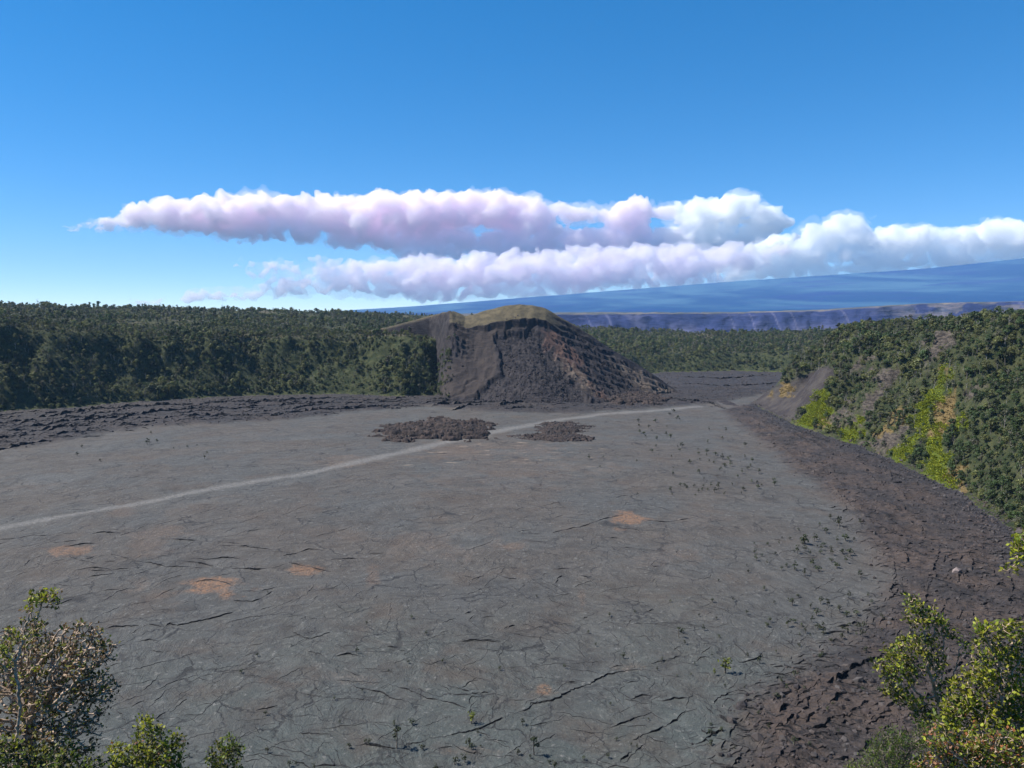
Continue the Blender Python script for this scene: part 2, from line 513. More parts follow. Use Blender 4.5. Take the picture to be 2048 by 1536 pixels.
    nrm = t.bump(h, 0.9, 1.1)
    h2 = t.math('ADD', grain, t.math('MULTIPLY', t.ramp(e, 0.0, 0.03), 0.6))
    nrm = t.bump(h2, 0.7, 0.35, nrm)
    t.bsdf(c, 0.85, nrm, 0.3)
    return t.m

def break_material():
    t = NT("broken_lava_edge")
    f = t.noise(1.4, 4, 0.7)
    t.bsdf(t.mix(t.ramp(f, 0.4, 0.7), (0.012, 0.012, 0.014), (0.045, 0.042, 0.042)), 0.9, t.bump(f, 0.8, 0.3), 0.2)
    return t.m

def wall_material():
    t = NT("crater_wall_soil")
    R, Gc, B, A, _ = t.attr("mask")
    f = t.noise(0.12, 6, 0.65); g = t.noise(0.9, 5, 0.7)
    c = t.mix(t.ramp(f, 0.35, 0.65), (0.028, 0.04, 0.018), (0.075, 0.08, 0.035))
    st = t.noise(0.25, 6, 0.7, vec=t.scaled(t.pos, (0.6, 0.6, 2.0)))
    rock = t.mix(t.ramp(st, 0.36, 0.62), (0.028, 0.025, 0.025), (0.13, 0.108, 0.088))
    scree = t.mix(t.ramp(t.noise(0.06, 4), 0.35, 0.65), (0.05, 0.043, 0.045), (0.085, 0.074, 0.068))
    tan = t.mix(t.ramp(g, 0.3, 0.7), (0.14, 0.1, 0.042), (0.25, 0.18, 0.08))
    fern = t.mix(t.ramp(g, 0.3, 0.7), (0.05, 0.075, 0.012), (0.15, 0.18, 0.02))
    c = t.mix(A, c, scree)
    c = t.mix(B, c, rock)
    c = t.mix(Gc, c, tan)
    c = t.mix(R, c, fern)
    t.bsdf(c, 0.95, t.bump(t.math('ADD', t.math('MULTIPLY', f, 3), g), 0.9, 1.2), 0.15)
    return t.m

def plateau_material():
    t = NT("plateau_scrub")
    f = t.noise(0.05, 7, 0.7); g = t.noise(0.006, 4, 0.6)
    c = t.mix(t.ramp(f, 0.38, 0.62), (0.025, 0.034, 0.018), (0.085, 0.085, 0.042))
    c = t.mix(t.ramp(g, 0.52, 0.66, 0, 0.7), c, (0.15, 0.13, 0.09))
    t.bsdf(c, 0.95, t.bump(f, 1.0, 4.0), 0.1)
    return t.m

M_FLOOR, M_BREAK, M_WALL, M_PLAT = floor_material(), break_material(), wall_material(), plateau_material()

# ------------------------------------------------------------------ the land as one polar sheet, cut into floor, walls and plateau
D2R = math.pi / 180
azs = np.concatenate([np.linspace(-180, -60, 31)[:-1], np.linspace(-60, -37, 47)[:-1], np.linspace(-37, 37, 701), np.linspace(37, 60, 47)[1:], np.linspace(60, 180, 31)[1:]]) * D2R
rs = [1.0, 3, 6, 10, 15, 22, 30, 40, 52, 66, 80, 92, 104, 116, 128, 140, 152, 164, 174]
while rs[-1] < 16000:
    r = rs[-1]
    if r < 800: rs.append(r + min(max(0.45, r * r / 70000.0), 2.1))
    elif r < 1260: rs.append(r + 2.0)
    elif r < 2700: rs.append(r + 9.0)
    else: rs.append(r * 1.09)
rs = np.array(rs)
RR, AA = np.meshgrid(rs, azs, indexing='ij')
TX, TY = RR * np.sin(AA), RR * np.cos(AA)
shp = TX.shape
TX, TY = TX.ravel(), TY.ravel()
TZ, TD, TW = land(TX, TY)
fm, m_r, m_l = floor_masks(TX, TY)
inside = TD < 0
# the broken margins stand a little higher and rougher than the pond
rough = np.maximum(m_r, m_l) * (1 - sstep(0, 10, TD))
TZ = TZ + rough * margin_relief(TX, TY, m_l)
wm = wall_masks(TX, TY, TZ)
TZ = TZ + np.where(inside, 0, wm[:, 2] * 4 * ridged(TX / 9, TY / 9, 4, 45))
tmask = np.where(inside[:, None], fm, wm)
faces = gridfaces(*shp)
fd = TD[faces].mean(1) - 0 * faces[:, 0]
ft = (TD[faces] / TW[faces]).mean(1)
tv = np.stack([TX, TY, TZ], -1)

def sub(name, sel, mat):
    f = faces[sel]
    u, inv = np.unique(f, return_inverse=True)
    f = inv.reshape(f.shape)[:, ::-1]
    o = mesh_obj(name, tv[u], f, [mat], True, {"mask": tmask[u]})
    return o
tag(sub("crater_floor", fd < 0, M_FLOOR), "grey cracked lava floor of the crater", kind="structure")
tag(sub("crater_wall", (fd >= 0) & (ft < 1.05), M_WALL), "steep wooded wall of the crater", kind="structure")
tag(sub("plateau", (fd >= 0) & (ft >= 1.05), M_PLAT), "wooded plateau around the crater", kind="structure")

def floor_z(x, y):
    x = np.asarray(x, float); y = np.asarray(y, float)
    z, d, W = land(x, y)
    _, a, b = floor_masks(x, y)
    rg = np.maximum(a, b) * (1 - sstep(0, 10, d))
    return z + rg * margin_relief(x, y, b)

# ------------------------------------------------------------------ cinder cone
def cone_material():
    t = NT("cinder_cone_rock")
    R, Gc, B, A, _ = t.attr("mask")
    f = t.noise(0.09, 6, 0.65); g = t.noise(0.7, 5, 0.7); s = t.noise(0.22, 6, 0.7, vec=t.scaled(t.pos, (0.5, 1, 2.2)))
    c = t.mix(t.ramp(f, 0.35, 0.65), (0.026, 0.024, 0.028), (0.062, 0.054, 0.055))
    c = t.mix(t.ramp(g, 0.55, 0.75, 0, 0.6), c, (0.14, 0.125, 0.115))
    c = t.mix(A, c, t.mix(t.ramp(f, 0.3, 0.7), (0.075, 0.05, 0.046), (0.14, 0.085, 0.068)))
    c = t.mix(Gc, c, t.mix(t.ramp(f, 0.3, 0.7), (0.05, 0.042, 0.041), (0.078, 0.063, 0.056)))
    c = t.mix(t.math('MULTIPLY', B, t.ramp(s, 0.3, 0.6, 0.25, 1)), c, t.mix(t.ramp(s, 0.4, 0.7), (0.09, 0.072, 0.062), (0.27, 0.215, 0.165)))
    top = t.mix(t.ramp(f, 0.35, 0.65), (0.085, 0.072, 0.05), (0.155, 0.125, 0.078))
    top = t.mix(t.ramp(g, 0.5, 0.66, 0, 0.6), top, (0.1, 0.1, 0.045))
    c = t.mix(R, c, top)
    t.bsdf(c, 0.95, t.bump(t.math('ADD', t.math('MULTIPLY', s, 2.0), g), 0.8, 0.9), 0.15)
    return t.m
M_CONE = cone_material()

def Xat(px, Y): return (px - 1024) / FPX * Y * 1.004
def Zat(py, Y): return EYE - (py - 630) / FPX * Y
YC = 1150.0
crest_px = np.array([(700, 668), (760, 656), (800, 645), (850, 632), (890, 624), (908, 622), (920, 626), (932, 632), (945, 630), (980, 619), (1010, 612), (1040, 609), (1065, 611), (1090, 618), (1110, 628), (1150, 652), (1200, 684), (1250, 714), (1300, 744), (1335, 768), (1400, 806), (1500, 840)])
crest_x, crest_z = Xat(crest_px[:, 0], YC), Zat(crest_px[:, 1], YC)
foot_px = np.array([(905, 804), (950, 806), (1000, 810), (1050, 813), (1120, 814), (1180, 813), (1230, 806), (1290, 797), (1350, 788), (1450, 775)])
fx, fy = G(foot_px[:, 0], foot_px[:, 1])
fx = np.concatenate([[-400, -150, -122, -108, -97], fx]); fy = np.concatenate([[1165, 1160, 1135, 1085, 1035], fy])      # behind the wooded spur on the left
scarp_px = np.array([(700, 650), (880, 640), (908, 634), (925, 642), (950, 650), (985, 645), (1010, 640), (1045, 637), (1075, 640), (1095, 648), (1112, 652)])  # foot of the dark scarp is a little lower
gx = np.arange(-235, 300, 1.25)
gy = np.concatenate([np.arange(935, 1098, 1.0), np.arange(1098, 1120, 0.4), np.arange(1120, 1175, 1.0), np.arange(1175, 1400, 4.0)])
CX, CY = np.meshgrid(gx, gy)
def cone_height(x, y):
    YC = 1150.0 + 60 * (1 - sstep(-135, -92, x))
    zc = np.interp(x, crest_x, crest_z) + 1.6 * fbm(x / 25, y / 25, 3, 201)
    yf = np.interp(x, fx, fy)
    hasscarp = sstep(-112, -84, x) * (1 - sstep(46, 92, x))
    ys = YC - 40 - 3 * np.cos((x + 10) / 26.0) - 3 * fbm(x / 9, y * 0, 3, 203)      # edge of the collapse
    dome = zc - np.where(y < YC, 0.72, 0.55) * (np.sqrt((y - YC) ** 2 + 225) - 15)
    zs1 = Zat(np.interp(x, Xat(scarp_px[:, 0], 1120), scarp_px[:, 1]) + 15, 1110)      # top of the talus below the scarp
    zs = zs1 * hasscarp + (zc - 6) * (1 - hasscarp)
    zs = np.minimum(zs, zc - 5)
    ytop = (YC - 42) * hasscarp + (YC - 4) * (1 - hasscarp)
    t = np.clip((y - yf) / np.maximum(ytop - yf, 20), -0.6, 1.2)
    tal = zs * np.where(t > 0, 0.72 * t + 0.28 * t * t, t * 1.3)
    cut = sstep(-0.9, 0.9, y - ys)
    z1 = tal * (1 - cut) + dome * cut
    w = sstep(YC - 16, YC - 2, y)
    z2 = tal * (1 - w) + dome * w
    return z1 * hasscarp + z2 * (1 - hasscarp), ys, t, cut * hasscarp + w * (1 - hasscarp)
cz, cys, ct, ccut = cone_height(CX, CY)
PX, PY = proj(CX, CY, cz)
CENT = [[(990, 670), (1020, 662), (1060, 656), (1085, 668), (1105, 700), (1110, 720), (1150, 760), (1192, 812), (1190, 830), (985, 830), (950, 800), (962, 776), (1000, 742), (1004, 716), (996, 690)]]
CHUTE = [[(905, 655), (950, 652), (1000, 650), (1060, 646), (1062, 656), (1000, 664), (990, 690), (1000, 730), (985, 755), (955, 785), (930, 800), (880, 790), (895, 730), (930, 700)]]
RED = [[(1105, 690), (1135, 690), (1160, 720), (1180, 750), (1150, 750), (1115, 720)], [(1150, 740), (1215, 790), (1190, 790)], [(1080, 665), (1130, 670), (1120, 690), (1090, 690)]]
LIGHT = [[(1220, 724), (1250, 734), (1300, 756), (1340, 776), (1335, 784), (1290, 766), (1240, 742)], [(1262, 756), (1300, 768), (1340, 784), (1400, 798), (1390, 806), (1310, 792), (1270, 776)], [(1105, 712), (1160, 745), (1195, 782), (1185, 785), (1140, 745)]]
m_cent = pxmask(PX, PY, CENT, 2.5, 10, 211)
m_chute = pxmask(PX, PY, CHUTE, 5, 10, 213) * (1 - m_cent)
m_red = pxmask(PX, PY, RED, 7, 16, 215)
m_light = pxmask(PX, PY, LIGHT, 6, 14, 217)
face = (1 - ccut) * sstep(-0.05, 0.06, ct)
ropes = ridged(CX / 13 + 2 * fbm(CX / 30, CY / 30, 2, 219), (CY + 0.25 * CX) / 4.2, 3, 221)
blocks = ridged(CX / 7, CY / 7, 4, 223)
rightside = sstep(40, 85, CX)
u = (CX * 0.80 - (CY - 1050) * 0.6); v = (CX * 0.6 + (CY - 1050) * 0.8)
ledge = ridged(u / 46 + 0.6 * fbm(CX / 25, CY / 25, 3, 225), v / 11, 4, 227)
outcrop = sstep(-112, -92, CX) * (1 - sstep(-72, -58, CX)) * sstep(0.55, 0.75, ct)
cz = cz + face * (-7.5 * m_cent + m_cent * (2.3 * ropes * sstep(0.1, 0.5, ct) + 2.3 * blocks)
                  + (1 - m_cent) * (1 - m_chute) * (1.4 * blocks + rightside * 5.5 * ledge + outcrop * 5.0 * blocks)
                  + 0.5 * fbm(CX / 10, CY / 10, 4, 229) + 4.5 * fbm(CX / 45, CY / 45, 3, 231) * (1 - m_chute * 0.3) + m_chute * 2.4 * ridged(CX / 15, CY / 15, 4, 235))
# stratified ledges on the right half, dipping to the right
q = cz + 0.42 * CX + 5 * fbm(CX / 22, CY / 22, 4, 245)
stepz = 8.0
fr = q / stepz - np.floor(q / stepz)
terr = (np.floor(q / stepz) + sstep(0.62, 0.95, fr)) * stepz - q
cz = cz + face * np.clip(rightside + outcrop, 0, 1) * (1 - m_cent) * 0.75 * terr * sstep(0.04, 0.2, ct)
crackline = np.abs(vnoise(CX / 26 + 0.4 * fbm(CX / 9, CY / 9, 3, 241), CY / 26, 243))
cz = cz - face * (1 - m_cent) * 1.8 * (1 - sstep(0.0, 0.035, crackline)) * m_chute
cz = cz + ccut * 0.7 * fbm(CX / 8, CY / 8, 4, 233)
cz = cz - 16 * sstep(245, 298, CX)
apron = 1 - sstep(-0.03, 0.05, ct)
cz = np.where(ct < 0.02, cz + 1.0 * blocks - 1.5, cz)
top = ccut * (1 - 0.35 * sstep(120, 220, CX))
gyz = np.abs(np.gradient(cz, gy, axis=0)); gxz = np.abs(np.gradient(cz, gx, axis=1))
top = top * (1 - sstep(0.95, 1.5, np.hypot(gyz, gxz)))
top = np.where(CX > 75, top * (1 - sstep(75, 130, CX)), top)
cmask = np.stack([top, m_chute * face, m_light * (1 - ccut), m_red * face], -1).reshape(-1, 4)
cv = np.stack([CX, CY, cz], -1).reshape(-1, 3)
cone = mesh_obj("cinder_cone", cv, gridfaces(*CX.shape), [M_CONE], True, {"mask": cmask})
tag(cone, "collapsed brown cinder cone with a dark scarp below its rounded top", kind="structure")
def cone_z(x, y):
    ix = np.clip(((x - gx[0]) / 1.25).astype(int), 0, len(gx) - 1)
    iy = np.clip(np.searchsorted(gy, y), 0, len(gy) - 1)
    z = cz[iy, ix]
    return np.where((x > gx[0]) & (x < gx[-1]) & (y > gy[0]) & (y < gy[-1]), z, -50)

# ------------------------------------------------------------------ lava mounds on the floor in front of the cone
def mound_material():
    t = NT("mound_lava")
    f = t.noise(0.12, 6, 0.65); g = t.noise(0.9, 5, 0.75)
    c = t.mix(t.ramp(f, 0.35, 0.65), (0.03, 0.025, 0.025), (0.085, 0.063, 0.055))
    c = t.mix(t.ramp(g, 0.52, 0.72, 0, 0.6), c, (0.17, 0.135, 0.115))
    c = t.mix(t.ramp(g, 0.45, 0.3, 0, 0.8), c, (0.022, 0.02, 0.022))
    t.bsdf(c, 0.92, t.bump(t.math('ADD', f, g), 0.9, 1.0), 0.2)
    return t.m
M_MOUND = mound_material()
MOUNDS = []
def mound(px0, px1, py_front, py_back, h, seed, label, tilt=0.0, amp=2.2, peak=0.5):
    x0, y0 = G(px0, py_front); x1, _ = G(px1, py_front)
    _, y1 = G((px0 + px1) / 2, py_back)
    cx, cyc, wx, wy = (x0 + x1) / 2, (y0 + y1) / 2, (x1 - x0) / 2, (y1 - y0) / 2
    xs = np.arange(cx - wx * 1.25, cx + wx * 1.25, 0.8); ys = np.arange(cyc - wy * 1.3, cyc + wy * 1.3, 0.8)
    X, Y = np.meshgrid(xs, ys)
    Yt = Y - tilt * (X - cx)
    q = np.hypot((X - cx) / wx, (Yt - cyc) / wy) + 0.85 * fbm(X / 20, Y / 9, 5, seed, 0.6)
    prof = np.clip(1 - q, -0.3, 1) ** 1 
    prof = np.where(prof > 0, np.maximum(prof, 0) ** 0.62, prof)
    skew = 0.65 + 0.35 * np.cos(((X - cx) / wx + 1 - 2 * peak) * 1.5)
    z = floor_z(cx, cyc) + h * prof * skew + sstep(0, 0.12, prof) * amp * (ridged(X / 9, Y / 5, 4, seed + 3) + 0.9 * ridged(X / 3.5, Y / 2.6, 3, seed + 5)) - 0.4
    qm = z + 1.2 * fbm(X / 14, Y / 9, 4, seed + 8)
    frm = qm / 2.0 - np.floor(qm / 2.0)
    z = z + 0.8 * sstep(0, 0.1, prof) * ((np.floor(qm / 2.0) + sstep(0.55, 0.95, frm)) * 2.0 - qm)
    z = np.where(prof < -0.02, z - 3 * (-0.02 - prof) * 10, z)
    MOUNDS.append((X, Y, z, prof))
    o = mesh_obj("lava_mound", np.stack([X, Y, z], -1).reshape(-1, 3), gridfaces(*X.shape), [M_MOUND], True)
    tag(o, label, kind="structure")
mound(755, 972, 878, 842, 8.5, 301, "broad reddish brown lava mound on the crater floor before the cone", 0.02, 1.5, 0.55)
mound(1030, 1196, 882, 867, 3.0, 311, "long low lava ridge beside the trail on the crater floor", -0.16, 1.3, 0.6)
mound(1070, 1190, 866, 846, 4.0, 321, "small rounded lava hump behind the low ridge", 0.0, 1.0, 0.5)
mound(1200, 1350, 810, 786, 5.5, 331, "wide pale brown lava hummock at the right foot of the cone", 0.1, 1.8, 0.35)

# ------------------------------------------------------------------ cracks and ledges: raised plate edges that break off towards the camera
CRK = []
def tr(ox, oy, s, lines, h=0.62):
    for L in lines:
        P = [G(ox + s * a, oy + s * b) for a, b in L]
        P = np.array(P, float)
        dx_, dy_ = np.abs(P[-1] - P[0])
        CRK.append((P, h * (0.42 if dy_ > dx_ and h < 2 else 1.0)))
tr(0, 880, .3418, [[(610,940),(680,890),(770,860)],[(805,840),(890,805)],[(930,795),(1080,755),(1215,742)],[(690,940),(780,910)],[(490,805),(680,788)],[(440,765),(530,752),(660,770)],[(530,770),(620,772),(690,765),(830,752)],[(650,670),(770,710),(980,745),(1170,742)],[(400,682),(480,710),(560,725)],[(370,630),(480,612),(580,603)],[(310,603),(440,590)],[(0,585),(90,578),(180,560),(270,565)],[(120,755),(170,710),(250,680)],[(545,550),(600,540),(700,546)],[(905,498),(1000,475),(1100,450),(1265,405)],[(940,965),(1010,900),(1100,830),(1165,770)],[(1100,830),(1240,812),(1330,830),(1390,860)],[(1040,710),(1150,718),(1250,735)],[(1100,690),(1200,700),(1300,685),(1400,690)],[(1360,745),(1500,752),(1620,735),(1690,712)],[(1690,712),(1800,730),(1940,770)],[(1030,1080),(1120,1060),(1240,1035),(1370,995)],[(870,1075),(940,1085)],[(960,1090),(1000,1065),(1030,1080)],[(610,1100),(660,1085),(800,1085)],[(770,1130),(830,1090),(860,1080)],[(410,1015),(450,970)],[(540,1045),(620,1005),(695,975)],[(790,1185),(870,1170),(930,1178)],[(1370,930),(1480,935),(1600,880)],[(1390,880),(1520,875),(1620,855)],[(1500,1000),(1615,960)],[(1730,990),(1780,940)],[(1660,670),(1740,655),(1800,635),(1900,640)],[(1970,712),(2045,685)],[(930,590),(1000,585),(1220,598)],[(1270,600),(1420,608)],[(1280,620),(1450,622),(1600,640)],[(630,620),(660,575),(710,550)]], 0.58)
tr(600, 880, .3906, [[(830,1030),(900,1025),(1010,1030)],[(880,720),(950,695)],[(1045,965),(1095,945)],[(1450,915),(1510,888)],[(1540,925),(1610,945),(1590,990),(1620,1020),(1630,1070)],[(1790,640),(1830,605)],[(1925,585),(1935,540)],[(1800,645),(1855,645)],[(1290,475),(1350,460),(1450,440),(1560,400),(1660,380)],[(1780,410),(1880,418),(2030,395)],[(1580,430),(1650,450),(1720,455),(1800,490)],[(1700,395),(1760,410),(1810,450)],[(1560,495),(1640,500),(1720,515)],[(1640,545),(1720,550),(1790,580)],[(1180,690),(1190,720),(1230,745)],[(1210,720),(1250,690),(1280,690)],[(1300,665),(1380,660)],[(1300,735),(1340,700),(1370,710)],[(1420,690),(1510,718)],[(1410,755),(1450,740),(1500,720)],[(1440,780),(1445,830)],[(1640,835),(1700,825)],[(200,830),(240,840)],[(340,710),(380,670)],[(160,605),(240,600),(370,598)],[(180,620),(240,605)],[(840,890),(885,882)],[(990,690),(1060,712),(1110,715)],[(1490,560),(1530,535)],[(700,400),(735,385)],[(440,450),(520,430)]], 0.52)
tr(450, 1250, .3174, [[(525,178),(620,195),(680,228),(790,250)],[(760,345),(830,405),(940,425),(1000,440),(1050,470),(1170,495),(1250,515)],[(940,425),(1020,378),(1170,420),(1290,465),(1460,500),(1560,540),(1680,570)],[(640,468),(760,475),(910,478)],[(200,545),(320,515)],[(430,425),(500,365)],[(150,270),(185,235)],[(1550,500),(1550,440),(1640,430),(1760,448)],[(1400,380),(1480,400),(1550,430)],[(1090,755),(1220,735),(1340,715),(1480,680),(1640,630),(1740,585)],[(1830,555),(1900,530),(1940,490),(2045,475)],[(820,765),(880,755),(960,772),(1080,778)],[(1320,775),(1430,762)],[(1490,105),(1600,98),(1740,100)],[(540,895),(640,890),(710,878)],[(480,685),(600,690),(670,705)],[(420,40),(470,75),(540,95),(660,55)],[(700,210),(770,190),(880,208)],[(1030,140),(1080,150)],[(970,300),(1060,300)],[(1740,20),(1810,0)]], 0.52)
tr(1050, 1200, .293, [[(0,750),(50,705),(150,690),(240,660),(310,610),(430,565),(500,530),(620,500),(740,475),(850,475)],[(500,530),(560,495),(610,490)],[(280,550),(360,558)],[(590,470),(660,455)],[(610,600),(680,650),(730,685),(780,655),(880,650)],[(960,590),(990,550),(1050,520)],[(590,875),(720,820),(860,760)],[(730,950),(830,920),(920,880),(1000,840),(1050,790),(1120,740)],[(680,1110),(740,1050),(800,990),(830,930)],[(530,1140),(640,1100),(730,1040)],[(900,685),(1000,675),(1120,665)],[(1280,715),(1320,670),(1400,640),(1500,610),(1640,575)],[(1400,655),(1560,660),(1640,670)],[(1470,430),(1590,400),(1640,330)],[(1680,555),(1740,500),(1790,460),(1850,450)],[(1855,300),(1930,235)],[(1650,260),(1700,180)],[(390,130),(480,92)],[(820,80),(880,70)],[(1220,120),(1280,85)],[(1540,960),(1580,900),(1620,850)],[(1630,790),(1760,785),(1830,740),(1850,680)],[(1400,1140),(1450,1090),(1540,1060),(1700,1010)],[(970,410),(1050,385)],[(1740,680),(1800,650),(1860,580),(1900,540)],[(1250,1090),(1390,1030),(1540,985)],[(1520,940),(1600,850)]], 0.52)
LEDGE0 = len(CRK)
tr(0, 0, 1, [[(-60,893),(0,880),(100,862),(190,850),(300,838)],[(-80,858),(0,850),(90,838),(230,815)],[(130,840),(250,836),(340,825),(440,820)],[(280,850),(340,838),(440,832),(520,835)],[(400,808),(560,806),(700,797)],[(-40,905),(60,890),(110,882)],[(560,830),(700,821),(800,812)],[(470,820),(600,812),(690,808)],[(180,822),(300,815),(400,812)],[(20,865),(120,850),(240,838)]], 3.2)
tr(860, 600, .1497, [[(270,1480),(450,1450),(700,1430)],[(880,1430),(1100,1410),(1240,1400)],[(1000,1490),(1200,1470),(1420,1480)],[(60,1420),(300,1400),(560,1390)]], 3.5)
tr(0, 0, 1, [[(1340,800),(1420,806),(1450,818)],[(1240,808),(1300,800),(1380,804)],[(1360,770),(1460,775),(1560,768)],[(1350,755),(1440,760),(1540,752)]], 2.5)
# smaller cracks nobody traced, following the old flow arcs
cent = [G(1130, 1150), G(420, 1180), G(700, 1420), G(1500, 1120)]
for k in range(1250):
    py = 890 + 650 * rng.random() ** 0.85
    px = rng.uniform(-60, 1800)
    x, y = G(px, py)
    c0 = cent[int(rng.integers(0, 4))] if rng.random() < 0.7 else G(rng.uniform(0, 1700), rng.uniform(950, 1600))
    side = 1 if rng.random() < 0.5 else -1
    off = rng.normal(0, 0.25) if rng.random() < 0.75 else rng.uniform(-1.5, 1.5)
    L = rng.uniform(3, 16) * (2.2 if rng.random() < 0.16 else 1)
    pts = [(x, y)]
    for s in range(max(2, int(L / 2.0))):
        off += rng.normal(0, 0.16)
        ang = math.atan2(y - c0[1], x - c0[0]) + side * math.pi / 2 + off
        x += 2.0 * math.cos(ang); y += 2.0 * math.sin(ang)
        pts.append((x, y))
    CRK.append((np.array(pts, float), rng.uniform(0.05, 0.24)))
# long shelves under the left wall, running with the shore
for k in range(70):
    px = rng.uniform(-120, 900); f = rng.random()
    lo = np.interp(px, [-200, 0, 300, 550, 720, 900], [918, 896, 852, 838, 820, 812]); hi = np.interp(px, [-200, 0, 280, 500, 900], [850, 836, 812, 800, 796])
    n = int(rng.integers(4, 12)); pts = []
    for j in range(n):
        q = px + j * 16
        a0 = np.interp(q, [-200, 0, 300, 550, 720, 900], [918, 896, 852, 838, 820, 812]); b0 = np.interp(q, [-200, 0, 280, 500, 900], [850, 836, 812, 800, 796])
        f = min(1, max(0, f + rng.normal(0, 0.04)))
        pts.append(G(q, a0 + (b0 - a0) * f))
    CRK.append((np.array(pts, float), rng.uniform(0.9, 2.6)))
# benches of the right margin, curving round the pond
IN_ = np.array([(1440, 822), (1500, 868), (1560, 912), (1640, 975), (1690, 1030), (1740, 1085), (1790, 1150), (1780, 1200), (1735, 1250), (1680, 1300), (1600, 1350), (1500, 1410), (1470, 1450), (1490, 1530)], float)
OUT_ = np.array([(1498, 806), (1585, 856), (1650, 880), (1720, 905), (1785, 935), (1850, 970), (1920, 1005), (2000, 1080), (2060, 1150), (2060, 1250), (1980, 1340), (1840, 1440), (1720, 1536), (1660, 1600)], float)
for k in range(95):
    s0 = rng.uniform(0, 12); f = rng.uniform(-0.02, 0.95); L = rng.uniform(0.3, 1.3); pts = []
    for q in np.linspace(s0, min(13, s0 + L), max(4, int(L * 8))):
        i = min(12, int(q)); w_ = q - i
        a0 = IN_[i] * (1 - w_) + IN_[i + 1] * w_; b0 = OUT_[i] * (1 - w_) + OUT_[i + 1] * w_
        f = min(1, max(-0.03, f + rng.normal(0, 0.025)))
        pts.append(G(*(a0 + (b0 - a0) * f)))
    CRK.append((np.array(pts, float), rng.uniform(0.5, 1.5)))
# broken crust of the margins
n = 2200
rr_ = rng.random(n) < 0.72
mpx_ = np.where(rr_, rng.uniform(1420, 2060, n), rng.uniform(-60, 1420, n)); mpy_ = np.where(rr_, rng.uniform(860, 1536, n), rng.uniform(800, 905, n))
mx_, my_ = G(mpx_, mpy_)
okm = ((sdf(mx_, my_, MARGIN_R) < 8) | (sdf(mx_, my_, MARGIN_L) < 0)) & (sdf(mx_, my_, EDGE_XY) < -4)
for px, x, y in zip(mpx_[okm], mx_[okm], my_[okm]):
    ang = rng.uniform(0, 6.28) if px > 1400 else rng.normal(0.1, 0.3)
    pts = [(x, y)]
    for s in range(int(rng.integers(2, 6))):
        ang += rng.normal(0, 0.6)
        st = 2.2 if px > 1400 else 4.5
        x += st * math.cos(ang); y += st * math.sin(ang)
        pts.append((x, y))
    CRK.append((np.array(pts, float), rng.uniform(0.3, 0.9) if px > 1400 else rng.uniform(0.5, 1.3)))
V, Fq, MI = [], [], []
nv = 0
for ci, (P, h) in enumerate(CRK):
    seg = np.hypot(*np.diff(P, axis=0).T)
    L = seg.sum()
    step = 1.0 if h < 2 else 2.0
    n = max(3, int(L / step))
    s = np.linspace(0, L, n)
    cs = np.concatenate([[0], np.cumsum(seg)])
    x = np.interp(s, cs, P[:, 0]); y = np.interp(s, cs, P[:, 1])
    jit = (0.5 if h < 2 else 1.6)
    env = np.sin(np.linspace(0.03, math.pi - 0.03, n)) ** 0.4
    x = x + rng.normal(0, jit, n) * 0.5 + jit * 1.6 * fbm(s / 7, s * 0 + ci, 3, 401); y = y + rng.normal(0, jit, n) * 0.5 + jit * 1.6 * fbm(s / 7, s * 0 + ci + .5, 3, 407)
    tx, ty = np.gradient(x), np.gradient(y)
    ln = np.hypot(tx, ty) + 1e-6
    nx, ny = ty / ln, -tx / ln
    flip = np.where(ny.mean() > 0, -1, 1)
    nx, ny = nx * flip, ny * flip                     # towards the camera
    hh = h * env * np.clip(0.6 + 1.5 * fbm(s / 4.5, s * 0 + ci * 3.1, 3, 411), 0.05, 1.6)
    wb = (2.6 + 1.4 * rng.random()) * (0.6 + h * 0.8)
    wf = 0.14 + 0.2 * h
    ring = []
    for (o, k) in [(-wb, -0.12), (-wb * 0.3, 0.72), (0.0, 1.0), (wf * 0.7, 0.35), (wf, -0.1)]:
        e = env if o < 0 else 1
        ring.append(np.stack([x + nx * o * e, y + ny * o * e, hh * k if k > 0 else k + 0 * x], -1))
    V.append(np.stack(ring, 1).reshape(-1, 3))
    f = gridfaces(n, 5) + nv
    Fq.append(f[:, ::-1] if flip < 0 else f)
    MI.append(np.tile([0, 0, 1, 1], n - 1))
    nv += 5 * n
V = np.concatenate(V); Fq = np.concatenate(Fq); MI = np.concatenate(MI)
V[:, 2] += floor_z(V[:, 0], V[:, 1])
ck = mesh_obj("crust_ledges", V, Fq, [M_FLOOR, M_BREAK], False, {"mask": floor_masks(V[:, 0], V[:, 1])[0]}, MI)
tag(ck, "raised broken edges and cracks of the cooled lava crust", kind="stuff")

# ------------------------------------------------------------------ far cliff of the caldera
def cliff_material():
    t = NT("caldera_cliff_hazed_basalt")
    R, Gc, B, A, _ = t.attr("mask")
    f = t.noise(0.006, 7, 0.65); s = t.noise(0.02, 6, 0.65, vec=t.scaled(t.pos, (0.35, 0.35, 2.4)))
    c = t.mix(t.ramp(f, 0.35, 0.65), (0.014, 0.026, 0.09), (0.036, 0.05, 0.145))  # basalt tinted blue-violet, adding painted haze to what the air volume gives
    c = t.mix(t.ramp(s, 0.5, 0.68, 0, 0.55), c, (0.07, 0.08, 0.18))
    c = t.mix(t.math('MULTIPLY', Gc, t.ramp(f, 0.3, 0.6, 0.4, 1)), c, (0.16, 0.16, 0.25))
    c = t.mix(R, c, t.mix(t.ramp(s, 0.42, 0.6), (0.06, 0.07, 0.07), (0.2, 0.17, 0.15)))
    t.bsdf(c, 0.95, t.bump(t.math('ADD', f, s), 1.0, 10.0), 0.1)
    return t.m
ca = np.linspace(-4, 56, 620) * D2R
